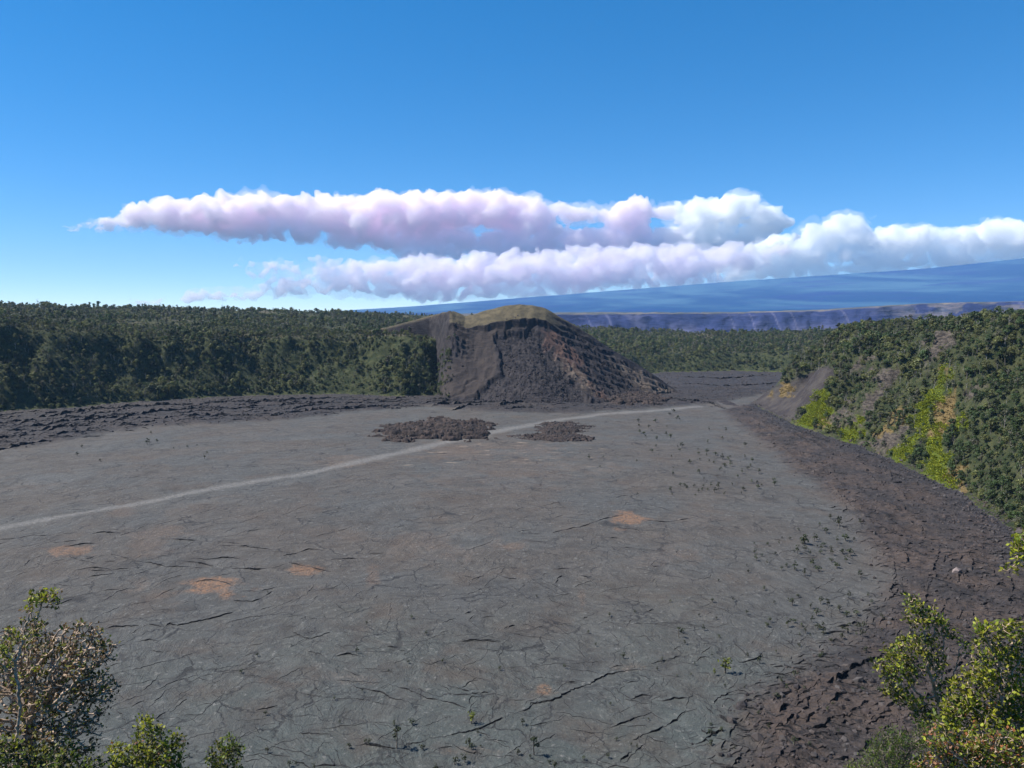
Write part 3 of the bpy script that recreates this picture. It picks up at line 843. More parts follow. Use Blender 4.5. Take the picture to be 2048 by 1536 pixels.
prof_t = np.concatenate([np.linspace(0, 1, 46), np.linspace(1.05, 2.2, 14)])
CA, PT = np.meshgrid(ca, prof_t)
cpx = 1024 + FPX * np.tan(CA)
rim_y = np.interp(cpx, [900, 1120, 1400, 1500, 1650, 1740, 1840, 1900, 2048, 2500, 3200], [632, 629, 627, 625.5, 621, 614, 607, 605, 602, 596, 590])
R0 = 4450 + 110 * fbm(CA * 14, CA * 0, 4, 501) + 28 * fbm(CA * 60 + PT, PT * 4, 4, 503)
Yd = 4500 * np.cos(CA)
ztop = EYE - (rim_y - 630) / FPX * Yd
fan = np.abs(vnoise(CA * 26 + 0.3 * PT, CA * 0 + 3.3, 507)) * 2
tt = np.clip(PT, 0, 1)
zz = -75 + (ztop + 75) * (0.62 * tt + 0.38 * sstep(0.25, 0.9, tt)) + 13 * (ridged(CA * 30 + PT * 0.8, PT * 3.0 + CA * 14, 5, 509) - 0.4) * np.sin(tt * math.pi) 
zz = np.where(PT > 1, ztop + (PT - 1) * 14 + 3 * fbm(CA * 90, PT * 4, 3, 511), zz)
rr = R0 + 240 * tt + np.clip(PT - 1, 0, 9) * 900
rr = rr - 40 * sstep(0.5, 0.0, tt) * (0.3 - fan) * 2
fans = (1 - sstep(0.12, 0.42, fan + 0.25 * fbm(CA * 80, PT * 3, 3, 515))) * (1 - sstep(0.35, 0.8, PT)) * (1 - sstep(1500, 1800, cpx) * 0.6)
streak = (1 - sstep(0.0, 0.05, np.abs(vnoise(CA * 38 + PT * 0.9, PT * 0.3, 521)))) * 0.6
km = np.stack([sstep(0.96, 1.03, PT + 0.05 * fbm(CA * 120, PT * 0, 3, 523)) + sstep(1700, 1850, cpx) * 0.55 * sstep(0.62, 0.7, PT) * (fbm(CA * 60, PT * 6, 3, 525) > 0), np.clip(fans + streak * (PT < 1), 0, 1), 0 * PT, 0 * PT + 1], -1)
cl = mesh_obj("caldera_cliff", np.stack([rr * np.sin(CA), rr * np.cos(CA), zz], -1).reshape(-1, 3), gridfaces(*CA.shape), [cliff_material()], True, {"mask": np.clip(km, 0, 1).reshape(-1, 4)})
tag(cl, "long blue-grey caldera cliff beyond the far forest", kind="structure")

# ------------------------------------------------------------------ the great shield volcano behind
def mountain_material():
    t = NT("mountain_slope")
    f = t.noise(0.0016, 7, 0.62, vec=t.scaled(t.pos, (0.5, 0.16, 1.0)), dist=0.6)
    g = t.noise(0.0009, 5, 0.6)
    c = t.mix(t.ramp(f, 0.4, 0.66), (0.018, 0.075, 0.2), (0.06, 0.15, 0.26))  # blue of the distant haze painted into the slope's base colour
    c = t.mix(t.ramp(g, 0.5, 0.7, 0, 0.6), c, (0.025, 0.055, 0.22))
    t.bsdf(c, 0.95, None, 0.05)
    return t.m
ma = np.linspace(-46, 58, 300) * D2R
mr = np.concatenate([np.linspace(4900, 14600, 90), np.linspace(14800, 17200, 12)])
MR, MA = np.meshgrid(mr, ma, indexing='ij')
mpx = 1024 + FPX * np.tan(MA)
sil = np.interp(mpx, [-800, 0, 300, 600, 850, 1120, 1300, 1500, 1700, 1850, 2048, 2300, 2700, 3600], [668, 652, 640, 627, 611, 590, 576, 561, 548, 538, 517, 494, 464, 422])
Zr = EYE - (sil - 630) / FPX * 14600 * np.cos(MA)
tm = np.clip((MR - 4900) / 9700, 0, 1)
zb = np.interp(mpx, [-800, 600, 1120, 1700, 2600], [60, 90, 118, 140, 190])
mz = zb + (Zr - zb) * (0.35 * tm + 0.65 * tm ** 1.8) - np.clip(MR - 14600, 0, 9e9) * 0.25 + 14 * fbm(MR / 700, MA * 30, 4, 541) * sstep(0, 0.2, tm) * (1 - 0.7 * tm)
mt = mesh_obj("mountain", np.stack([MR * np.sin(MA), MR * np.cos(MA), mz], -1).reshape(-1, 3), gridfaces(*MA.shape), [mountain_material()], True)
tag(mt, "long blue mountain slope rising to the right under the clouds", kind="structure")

# ------------------------------------------------------------------ haze
hx = bpy.data.meshes.new("haze")
bm = bmesh.new()
bmesh.ops.create_cube(bm, size=1.0)
for v in bm.verts:
    v.co = ((v.co.x) * 37000, 500 + v.co.y * 36000, 720 + v.co.z * 1740)
bm.to_mesh(hx); bm.free()
t = NT("haze_air")
pv = t.n("ShaderNodeVolumePrincipled")
pv.inputs["Color"].default_value = (0.42, 0.66, 1.0, 1)
pv.inputs["Density"].default_value = HAZE_DENSITY
pv.inputs["Anisotropy"].default_value = 0.0
t.l(pv.outputs[0], t.out.inputs["Volume"])
hx.materials.append(t.m)
hz = bpy.data.objects.new("haze", hx)
COL.objects.link(hz)
tag(hz, "thin blue haze in the air", kind="stuff")

# ------------------------------------------------------------------ clouds: bodies of vapour beyond the mountain
def cloud_material(name, col, density):
    t = NT(name)
    pv = t.n("ShaderNodeVolumePrincipled")
    pv.inputs["Color"].default_value = (*col, 1)
    pv.inputs["Density"].default_value = density
    pv.inputs["Anisotropy"].default_value = 0.0
    t.l(pv.outputs[0], t.out.inputs["Volume"])
    return t.m

ico = bmesh.new()
bmesh.ops.create_icosphere(ico, subdivisions=2, radius=1.0)
ico.verts.index_update()
ICO_V = np.array([v.co[:] for v in ico.verts]); ICO_F = np.array([[v.index for v in f.verts] for f in ico.faces])
ico.free()
def cloud(label, ells, seed, mat, voxel=4.0, puff=1.0, dens=1.25, cy0=26000.0, fringe=True):
    CLOUD_Y = cy0
    r = np.random.default_rng(seed)
    S = []
    for (cx, cyy, rx, ry) in ells:
        n = int(dens * (6 + rx * ry / 55))
        for k in range(n):
            a = r.uniform(0, 6.283); q = math.sqrt(r.random())
            x = cx + rx * q * math.cos(a); z = cyy + ry * q * math.sin(a) * (1.0 if math.sin(a) < 0 else 0.75)
            rad = (5 + 0.34 * ry * (1.15 - 0.75 * q)) * r.uniform(0.6, 1.25) * puff * (1.0 if math.sin(a) < 0.3 else 0.62)
            yy = r.uniform(-1, 1) * ry * 1.1 * math.sqrt(max(0.05, 1 - q * q))
            S.append((x, yy, z, rad))
            for j in range(3):                          # little heads on top
                b = r.uniform(3.3, 6.1); e = r.uniform(-1, 1)
                S.append((x + rad * math.cos(b) * 0.95, yy + rad * e * 0.8, z + rad * math.sin(b) * 0.9, rad * r.uniform(0.3, 0.5)))
    S = np.array(S)
    V = (ICO_V[None] * S[:, 3][:, None, None] * np.array([1.1, 1.1, 0.92]) + (S[:, :3] * np.array([1, 1, -1]))[:, None])
    F = ICO_F[None] + (np.arange(len(S)) * len(ICO_V))[:, None, None]
    return build(V, F, mat, voxel, seed, CLOUD_Y, label, fringe, S)

def build(V, F, mat, voxel, seed, CLOUD_Y, label, fringe, S=None, parent=None):
    src = mesh_obj("fringe" if parent else "cloud", V.reshape(-1, 3), F.reshape(-1, 3), [mat], True)
    md = src.modifiers.new("union", 'REMESH')
    md.mode = 'VOXEL'; md.voxel_size = voxel; md.use_smooth_shade = True
    dg = bpy.context.evaluated_depsgraph_get()
    me = bpy.data.meshes.new_from_object(src.evaluated_get(dg))
    old = src.data
    src.modifiers.clear()
    src.data = me
    bpy.data.meshes.remove(old)
    me.name = "cloud"
    co = np.zeros(len(me.vertices) * 3, np.float32); me.vertices.foreach_get("co", co)
    co = co.reshape(-1, 3).astype(float)
    # billows
    for sc, am in ((70, 16.0), (26, 9.0), (11, 5.5), (5, 2.8)):
        co[:, 2] += am * fbm(co[:, 0] / sc + 0.37 * co[:, 1] / sc, co[:, 2] / sc, 2, seed + int(sc))
        co[:, 0] += am * fbm(co[:, 0] / sc - 0.41 * co[:, 1] / sc + 50, co[:, 2] / sc, 2, seed + int(sc) + 3)
    a, b, c = ray(co[:, 0], -co[:, 2])
    Y = CLOUD_Y + co[:, 1] * CLOUD_Y / FPX
    w = np.stack([a / b * CLOUD_Y, Y, EYE + c / b * CLOUD_Y], -1)
    me.vertices.foreach_set("co", w.astype(np.float32).ravel())
    me.update()
    if not me.materials: me.materials.append(mat)
    if parent:
        me.transform(Matrix.Translation(-parent.location))
        src.parent = parent
        return src
    ctr = w.mean(0)
    src.location = tuple(ctr)
    me.transform(Matrix.Translation(-Vector(ctr)))
    if fringe:                                          # thin ragged vapour round the body
        r = np.random.default_rng(seed + 77)
        k = r.random(len(S)) < 0.55
        S2 = S[k].copy()
        S2[:, 3] = S2[:, 3] * 1.15 + 2.5
        S2[:, :3] += r.normal(0, 3.5, (len(S2), 3)) * np.array([1.6, 1, 0.6])
        V2 = (ICO_V[None] * S2[:, 3][:, None, None] * np.array([1.25, 1.1, 0.85]) + (S2[:, :3] * np.array([1, 1, -1]))[:, None])
        F2 = ICO_F[None] + (np.arange(len(S2)) * len(ICO_V))[:, None, None]
        build(V2, F2, M_FRINGE_P if mat is M_CPINK else M_FRINGE_W, voxel * 1.3, seed + 500, CLOUD_Y, "", False, None, src)
    return tag(src, label, "cloud")
M_FRINGE_P = cloud_material("pink_fringe", (1.0, 0.97, 0.995), 0.0007)
M_FRINGE_W = cloud_material("white_fringe", (0.999, 1.0, 1.0), 0.0007)
M_CPINK = cloud_material("pink_cloud", (1.0, 0.953, 0.985), 0.0042)
M_CWHITE = cloud_material("white_cloud", (0.9995, 0.9997, 1.0), 0.0045)
cloud("long pink cumulus bank stretching across the middle of the sky", [(250, 436, 40, 20), (235, 452, 44, 10), (330, 438, 80, 30), (380, 462, 60, 14), (440, 436, 95, 42), (530, 424, 75, 34), (520, 465, 120, 24), (640, 432, 90, 40), (640, 475, 120, 20), (730, 445, 100, 46), (760, 485, 110, 18), (830, 440, 80, 46), (900, 432, 90, 42), (985, 424, 80, 40), (900, 485, 120, 24), (1040, 440, 60, 48), (1000, 490, 110, 26), (860, 508, 80, 16), (990, 516, 110, 18), (1090, 490, 80, 34),
    (1100, 425, 40, 16), (1165, 432, 60, 20), (1160, 490, 70, 28), (1255, 445, 40, 36), (1290, 425, 60, 20), (1230, 490, 80, 26), (1310, 485, 80, 28), (1130, 515, 110, 16), (1260, 515, 110, 14)], 1, M_CPINK)
cloud("small pink wisps left of the long cumulus bank", [(180, 452, 26, 8), (205, 445, 14, 7), (150, 460, 10, 4)], 2, M_CPINK, 3.0, 0.55, 1.6)
cloud("flat pink cloud layer low over the blue mountain slope", [(520, 527, 60, 5), (640, 522, 70, 5), (600, 545, 100, 16), (740, 548, 130, 26), (880, 555, 140, 34), (1020, 558, 140, 36), (1160, 550, 140, 34), (1300, 540, 130, 32), (1430, 528, 110, 28), (620, 575, 110, 18), (760, 580, 140, 20), (900, 588, 140, 16), (1050, 588, 140, 14), (560, 592, 60, 12), (480, 590, 50, 14), (430, 592, 32, 12), (385, 595, 26, 12), (1180, 575, 140, 16), (1330, 565, 130, 16), (900, 526, 130, 12), (1060, 522, 140, 15), (1220, 514, 140, 15), (1370, 506, 120, 15), (1500, 508, 110, 16), (800, 532, 120, 10), (1100, 595, 140, 10)], 3, M_CPINK, 4.0, 0.9, 1.3, 20500.0)
cloud("tiny pink cloud just above the left forest skyline", [(300, 604, 30, 6), (285, 602, 14, 6)], 4, M_CPINK, 2.6, 0.5, 2.0, 20500.0)
cloud("tall white cumulus at the right end of the long pink bank", [(1390, 435, 50, 34), (1470, 432, 74, 36), (1535, 450, 36, 32), (1400, 478, 90, 28), (1500, 482, 90, 22), (1420, 505, 130, 18), (1350, 500, 80, 20)], 5, M_CWHITE)
cloud("white cumulus bank low over the mountain at the right edge", [(1640, 468, 36, 22), (1695, 452, 40, 26), (1590, 500, 100, 26), (1720, 488, 80, 30), (1800, 484, 80, 30), (1890, 486, 90, 28), (1970, 478, 70, 28), (2030, 480, 60, 32), (1680, 518, 130, 22), (1840, 514, 120, 22), (1540, 530, 110, 20), (1970, 510, 110, 20), (2120, 475, 80, 34), (2240, 460, 100, 40), (1490, 548, 110, 14), (1650, 544, 130, 12), (1800, 538, 130, 14), (1950, 530, 110, 14), (1560, 556, 110, 12), (1700, 550, 110, 12)], 6, M_CWHITE, 4.0, 1.0, 1.25, 22500.0)
cloud("faint wisp above the white cumulus near the right edge", [(1715, 424, 22, 5), (1740, 430, 14, 4)], 7, M_FRINGE_W, 3.0, 0.5, 1.5, 22500.0, False)

# ------------------------------------------------------------------ forest trees
M_BARK = simple_mat("grey_bark", (0.16, 0.14, 0.125), 0.4, 3.0, 0.9, 0.02)
M_LEAF_A = leaf_mat("forest_leaves", (0.048, 0.082, 0.026), 0.65, 0.3, 0.55)
M_LEAF_B = leaf_mat("forest_leaves_olive", (0.13, 0.15, 0.05), 0.45, 0.3, 0.55)

def crown_mesh(name, seed, mat, height=7.0, width=3.2, n=300, size=0.62):
    r = np.random.default_rng(seed)
    blobs = []
    for k in range(int(r.integers(7, 11))):
        a = r.uniform(0, 6.28); q = r.uniform(0, 0.75) ** 0.7 * width
        zc = height * r.uniform(0.38, 0.86) * (1 - 0.12 * (q / width))
        blobs.append((q * math.cos(a), q * math.sin(a), zc, width * r.uniform(0.3, 0.52)))
    blobs.append((0, 0, height * 0.8, width * 0.5))
    V, F = [], []
    for k in range(n):
        b = blobs[int(r.integers(0, len(blobs)))]
        d = r.normal(0, 1, 3); d[2] = abs(d[2]) * 1.1 - 0.35
        d /= np.linalg.norm(d)
        c = np.array(b[:3]) + d * b[3] * np.array([1, 1, 0.8]) * r.uniform(0.75, 1.08)
        nn = d + r.normal(0, 0.45, 3) + np.array([0, 0, 0.35]); nn /= np.linalg.norm(nn)
        t1 = np.cross(nn, r.normal(0, 1, 3)); t1 /= np.linalg.norm(t1); t2 = np.cross(nn, t1)
        s = size * r.uniform(0.6, 1.35)
        i = len(V)
        V += [c + t1 * s, c + t2 * s * 0.6, c - t1 * s * 0.8, c - t2 * s * 0.6]
        F.append((i, i + 1, i + 2, i + 3))
    return np.array(V), np.array(F)

def trunk_mesh(seed, height, width):
    r = np.random.default_rng(seed)
    V, F = [], []
    def limb(p, q, r0, r1):
        p, q = np.array(p, float), np.array(q, float)
        ax = q - p; ax /= np.linalg.norm(ax)
        t1 = np.cross(ax, [0.3, 0.9, 0.1]); t1 /= np.linalg.norm(t1); t2 = np.cross(ax, t1)
        i = len(V)
        for c, rad in ((p, r0), (q, r1)):
            for k in range(5):
                V.append(c + rad * (math.cos(k * 1.2566) * t1 + math.sin(k * 1.2566) * t2))
        for k in range(5):
            F.append((i + k, i + (k + 1) % 5, i + 5 + (k + 1) % 5, i + 5 + k))
    f = (r.uniform(-.3, .3), r.uniform(-.3, .3), height * 0.4)
    limb((0, 0, -0.8), f, 0.2, 0.14)
    for k in range(4):
        a = k * 1.57 + r.uniform(0, 1)
        limb(f, (width * 0.6 * math.cos(a), width * 0.6 * math.sin(a), height * r.uniform(0.6, 0.85)), 0.11, 0.03)
    return np.array(V), np.array(F)

M_LEAF_C = leaf_mat("forest_leaves_grey", (0.1, 0.105, 0.07), 0.4, 0.25, 0.6)
M_SNAG = simple_mat("snag_wood", (0.36, 0.33, 0.3), 0.25, 3.0, 0.9, 0.02)
PROTO = []
SHAPES = [(6.5, 2.7, 330, .5, 0), (7.5, 3.2, 380, .5, 0), (8.6, 2.3, 330, .46, 0), (5.4, 3.3, 330, .5, 0), (7.0, 2.9, 300, .5, 1), (9.6, 2.0, 300, .42, 0), (6.2, 3.5, 360, .52, 1), (8.0, 2.6, 240, .42, 2), (4.6, 2.4, 280, .45, 0), (8.5, 2.2, 24, .4, 2)]
NP = len(SHAPES)
for k, (h, w, nl, ls, mi) in enumerate(SHAPES):
    cvv, cf = crown_mesh("crown", 900 + k, None, h, w, nl, ls)
    tvv, tf = trunk_mesh(950 + k, h, w)
    ml = (M_LEAF_A, M_LEAF_B, M_LEAF_C)[mi]
    mb = M_SNAG if nl < 50 else M_BARK
    crown = mesh_obj("crown", cvv, cf, [ml], False, link=False)
    trunk = mesh_obj("trunk", tvv, tf, [mb], True, link=False)
    both = mesh_obj("tree_model", np.concatenate([tvv, cvv]), np.concatenate([tf, cf + len(tvv)]), [mb, ml], False, None, np.concatenate([np.zeros(len(tf)), np.ones(len(cf))]), link=False)
    PROTO.append((crown.data, trunk.data, both))
PICK = np.array([.17, .16, .15, .12, .06, .12, .04, .06, .09, .03])

def scatter_nodes(name, protos):
    ng = bpy.data.node_groups.new(name, 'GeometryNodeTree')
    ng.interface.new_socket("Geometry", in_out='INPUT', socket_type='NodeSocketGeometry')
    ng.interface.new_socket("Geometry", in_out='OUTPUT', socket_type='NodeSocketGeometry')
    N, Lk = ng.nodes, ng.links
    gi, go = N.new("NodeGroupInput"), N.new("NodeGroupOutput")
    jn = N.new("GeometryNodeJoinGeometry")
    for p in protos:
        oi = N.new("GeometryNodeObjectInfo")
        oi.inputs["Object"].default_value = p
        oi.inputs["As Instance"].default_value = True
        Lk.new(oi.outputs["Geometry"], jn.inputs[0])
    ip = N.new("GeometryNodeInstanceOnPoints")
    ip.inputs["Pick Instance"].default_value = True
    def na(nm, ty):
        a = N.new("GeometryNodeInputNamedAttribute")
        a.data_type = ty
        a.inputs["Name"].default_value = nm
        return a.outputs[0]
    Lk.new(gi.outputs[0], ip.inputs["Points"])
    Lk.new(jn.outputs[0], ip.inputs["Instance"])
    Lk.new(na("pick", 'INT'), ip.inputs["Instance Index"])
    Lk.new(na("rot", 'FLOAT_VECTOR'), ip.inputs["Rotation"])
    Lk.new(na("siz", 'FLOAT_VECTOR'), ip.inputs["Scale"])
    Lk.new(ip.outputs[0], go.inputs[0])
    return ng

def scatter(name, pts, rot, siz, pick, ng):
    me = bpy.data.meshes.new(name)
    me.vertices.add(len(pts))
    me.vertices.foreach_set("co", np.asarray(pts, np.float32).ravel())
    for nm, ty, arr, key in (("rot", 'FLOAT_VECTOR', rot, "vector"), ("siz", 'FLOAT_VECTOR', siz, "vector"), ("pick", 'INT', pick, "value")):
        a = me.attributes.new(nm, ty, 'POINT')
        a.data.foreach_set(key, np.asarray(arr, np.int32 if ty == 'INT' else np.float32).ravel())
    ob = bpy.data.objects.new(name, me)
    COL.objects.link(ob)
    md = ob.modifiers.new("scatter", 'NODES')
    md.node_group = ng
    return ob
NG_TREE = scatter_nodes("scatter_trees", [p[2] for p in PROTO])

def jitter(x0, x1, y0, y1, s):
    X, Y = np.meshgrid(np.arange(x0, x1, s), np.arange(y0, y1, s))
    X = X.ravel() + rng.uniform(-.55, .55, X.size) * s; Y = Y.ravel() + rng.uniform(-.55, .55, Y.size) * s
    ok = (np.abs(np.arctan2(X, Y)) < 40 * D2R)
    return X[ok], Y[ok]
ANG = 40
def forest_points(x, y, bare=True):
    z, d, W = land(x, y)
    keep = d > 3
    wmk = wall_masks(x, y, z)
    b = np.clip(np.maximum(np.maximum(wmk[:, 0] * 0.965, wmk[:, 1] * 0.96), np.maximum(wmk[:, 2] * 0.93, wmk[:, 3])), 0, 1)
    keep &= rng.random(len(x)) > b
    inlet = (x > 250) & (y > 980) & (y < 1400)
    keep &= ~(inlet & (d < 35 + 25 * fbm(x / 60, y / 60, 3, 601)))
    keep &= cone_z(x, y) < z + 2
    # thin where gullies scar the wall
    keep &= rng.random(len(x)) > 0.85 * sstep(0.30, 0.42, fbm(x / 55, y / 55, 4, 611)) * (d < W) * np.where(x > 150, 0.35, 1)
    return x[keep], y[keep], z[keep], d[keep], W[keep]
def put_forest(name, label, x, y, z, sc):
    n = len(x)
    rot = np.stack([rng.normal(0, .07, n), rng.normal(0, .07, n), rng.uniform(0, 6.28, n)], -1)
    s = sc * (0.55 + 1.0 * rng.random(n) ** 1.6) * (1 + 0.7 * fbm(x / 45, y / 45, 2, 621))
    siz = np.stack([s, s, s * rng.uniform(0.85, 1.3, n)], -1)
    o = scatter(name, np.stack([x, y, z - 0.2], -1), rot, siz, rng.choice(NP, n, p=PICK), NG_TREE)
    tag(o, label, kind="stuff")
    return o
# left wall
x, y, z, d, W = forest_points(*jitter(-860, -60, 760, 1330, 5.5))
m = (d < W + 190)
put_forest("forest", "dense dark green forest on the left crater wall", x[m], y[m], z[m], 0.86)
ux, uy, uz, ud, uW = forest_points(*jitter(-860, -60, 760, 1330, 5.0))
m = (ud < uW + 60)
put_forest("undergrowth", "low bushes filling the gaps in the left wall forest", ux[m], uy[m], uz[m] - 0.8, 0.5)
# plateau behind the left wall
x, y, z, d, W = forest_points(*jitter(-1900, 60, 950, 2500, 9.0))
m = (d > W + 185) & (np.arctan2(x, y) < 0.02)
keep = rng.random(len(x)) < (0.35 + 0.9 * sstep(-0.1, 0.15, fbm(x / 90, y / 90, 3, 631)))
m &= keep
put_forest("forest", "open woodland on the plateau behind the left rim", x[m], y[m], z[m], 1.15)
# far forest between the lava inlet and the caldera
x, y, z, d, W = forest_points(*jitter(40, 1300, 1380, 2480, 8.0))
m = (np.arctan2(x, y) > 0.02)
put_forest("forest", "grey green forest strip between the cone and the caldera cliff", x[m], y[m], z[m], 1.15)
# stragglers climbing the left edge of the cone
tx_ = rng.uniform(-122, -78, 700); ty_ = rng.uniform(1030, 1130, 700)
tz_ = cone_z(tx_, ty_)
ok = (tz_ > 2) & (tz_ < 75 + 12 * rng.normal(0, 1, 700)) & (rng.random(700) < 1 - sstep(-108, -80, tx_ + 14 * fbm(ty_ / 14, tz_ / 14, 3, 641)))
put_forest("forest", "trees straggling over the left edge of the cinder cone", tx_[ok], ty_[ok], tz_[ok], 0.72)
# right wall: the trees that show largest are things of their own
x, y, z, d, W = forest_points(*jitter(180, 900, 150, 1320, 4.9))
m = (d < W + 110)
x, y, z, d, W = x[m], y[m], z[m], d[m], W[m]
PXt, PYt = proj(x, y, z + 4)
r = np.hypot(x, y)
vis = (PXt < 2050) & (PYt > 600) & (PYt < 1130) & (d < W * 1.1)
order = np.argsort(np.where(vis, r, 1e9))[:300]
one = np.zeros(len(x), bool); one[order] = vis[order]
put_forest("forest", "dense green forest on the farther part of the right crater wall", x[~one], y[~one], z[~one], 0.95)
ux, uy, uz, ud, uW = forest_points(*jitter(180, 900, 150, 1320, 3.6))
m = (ud < uW + 40)
put_forest("undergrowth", "low bushes filling the gaps in the right wall forest", ux[m], uy[m], uz[m] - 0.6, 0.46)
def copy_to(data, name, parent):
    o = bpy.data.objects.new(name, data)
    COL.objects.link(o); o.parent = parent
    return o
for i in np.where(one)[0]:
    k = int(rng.choice(NP, p=PICK))
    e = empty("forest_tree", (float(x[i]), float(y[i]), float(z[i] - 0.2)))
    s = 0.95 * rng.uniform(0.7, 1.25) * (1 + 0.5 * float(fbm(x[i:i+1] / 45, y[i:i+1] / 45, 2, 621)[0]))
    e.scale = (s, s, s * rng.uniform(0.85, 1.3)); e.rotation_euler = (rng.normal(0, .06), rng.normal(0, .06), rng.uniform(0, 6.28))
    copy_to(PROTO[k][0], "crown", e); copy_to(PROTO[k][1], "trunk", e)
    hi, lo = PYt[i] < 800, PYt[i] > 960
    if k == 9: tag(e, "pale bare dead tree standing among the green trees of the right crater wall", "tree", "dead trees on the right wall")
    elif lo: tag(e, "green tree low on the right crater wall, above the rubble at the photo's right edge", "tree", "trees low on the near right wall")
    elif hi: tag(e, "green tree high on the right crater wall, near its rim at the photo's right edge", "tree", "trees high on the near right wall")
    else: tag(e, "green tree halfway up the right crater wall, near the photo's right edge", "tree", "trees halfway up the near right wall")

# ------------------------------------------------------------------ ferns and dry grass on the right wall
def clumps(name, label, which, n, size, cols, tries):
    x = rng.uniform(200, 480, tries); y = rng.uniform(330, 1050, tries)
    z, d, W = land(x, y)
    m = wall_masks(x, y, z)[:, which]
    ok = (d > 0) & (rng.random(tries) < m) & (m > 0.2)
    x, y, z = x[ok][:n], y[ok][:n], z[ok][:n]
    n = len(x)
    V, C = [], []
    for k in range(6):
        a = rng.uniform(0, 6.28, n); s = size * rng.uniform(0.6, 1.4, n)
        dx, dy = np.cos(a), np.sin(a)
        ox, oy = rng.normal(0, .5, n), rng.normal(0, .5, n)
        b = np.stack([x + ox, y + oy, z - 0.1], -1)
        tip = b + np.stack([dx * s, dy * s, s * rng.uniform(0.35, 1.0, n)], -1)
        mid = (b + tip) / 2 + np.array([0, 0, 1]) * (0.25 * s)[:, None]
        w = np.stack([-dy, dx, 0 * dx], -1) * (0.32 * s)[:, None]
        V.append(np.stack([b, mid + w, tip, mid - w], 1))
        t = rng.random(n)[:, None]
        c = np.array(cols[0]) * (1 - t) + np.array(cols[1]) * t
        C.append(np.repeat(np.concatenate([c, np.ones((n, 1))], 1)[:, None], 4, 1))
    V = np.concatenate(V).reshape(-1, 3); C = np.concatenate(C).reshape(-1, 4)
    o = mesh_obj(name, V, np.arange(len(V)).reshape(-1, 4), [leaf_mat(name + "_leaves", (0, 0, 0), 0, 0.35, 0.6, True, 0.15)], False, {"tint": C})
    tag(o, label, kind="stuff")
clumps("fern_cover", "bright yellow-green ferns spread over the right crater wall", 0, 6500, 1.4, ((0.11, 0.165, 0.015), (0.38, 0.4, 0.03)), 160000)
clumps("dry_grass", "tan dry grass on the right crater wall", 1, 2600, 1.1, ((0.15, 0.11, 0.045), (0.3, 0.22, 0.09)), 60000)

# ------------------------------------------------------------------ rubble
def rock_mesh(seed):
    r = np.random.default_rng(seed)
    b = bmesh.new()
    bmesh.ops.create_icosphere(b, subdivisions=1, radius=1.0)
    sc = r.uniform(0.6, 1.2, 3)
    V = np.array([np.array(v.co) * sc * r.uniform(0.65, 1.15) for v in b.verts])
    b.verts.index_update()
    F = np.array([[v.index for v in f.verts] for f in b.faces])
    b.free()
    return V, F
def rubble_material():
    t = NT("rubble_rock")
    oi = t.n("ShaderNodeObjectInfo")
    f = t.noise(0.8, 5, 0.7)
    c = t.mix(oi.outputs["Random"], (0.03, 0.028, 0.032), (0.09, 0.08, 0.077))
    c = t.mix(t.ramp(t.noise(0.03, 3), 0.45, 0.62, 0, 0.5), c, (0.085, 0.058, 0.048))
    c = t.mix(t.ramp(f, 0.5, 0.7, 0, 0.4), c, (0.13, 0.115, 0.108))
    t.bsdf(c, 0.9, t.bump(f, 0.8, 0.2), 0.25)
    return t.m
M_RUB = rubble_material()
ROCKS = [mesh_obj("rock_model", *rock_mesh(700 + k), [M_RUB], False, link=False) for k in range(5)]
NG_ROCK = scatter_nodes("scatter_rocks", ROCKS)
n = 60000
px = rng.uniform(1380, 2250, n); py = 790 + (1700 - 790) * rng.random(n) ** 1.0
x, y = G(px, py)
fmk, mrk, mlk = floor_masks(x, y)
de = -sdf(x, y, EDGE_XY)
pr = mrk * (0.10 + 0.9 * (1 - sstep(5, 38, de + 16 * fbm(x / 30, y / 30, 3, 67)))) * (1 - sstep(3, 14, -de))
ok = rng.random(n) < pr
x, y = x[ok], y[ok]
xs, ys = [x], [y]
n = 26000                                      # broken edge under the left wall and around the foot of the cone
px = rng.uniform(-100, 1600, n); py = rng.uniform(745, 900, n)
xl, yl = G(px, py)
_, _, mlk = floor_masks(xl, yl)
ok = (rng.random(n) < mlk * 0.5) & (sdf(xl, yl, EDGE_XY) < 4) & (cone_z(xl, yl) < 3)
xs.append(xl[ok]); ys.append(yl[ok])
x = np.concatenate(xs); y = np.concatenate(ys)
z = floor_z(x, y)
n = len(x)
s = 0.4 + 0.95 * rng.random(n) ** 3 + 0.35 * sstep(600, 1000, y)
s = s * np.where(rng.random(n) < 0.02, 1.9, 1.0)
o = scatter("lava_rubble", np.stack([x, y, z + 0.1 * s], -1), rng.uniform(0, 6.28, (n, 3)), np.stack([s, s, s * 0.8], -1), rng.integers(0, 5, n), NG_ROCK)
tag(o, "broken lava blocks along the edges of the crater floor", kind="stuff")
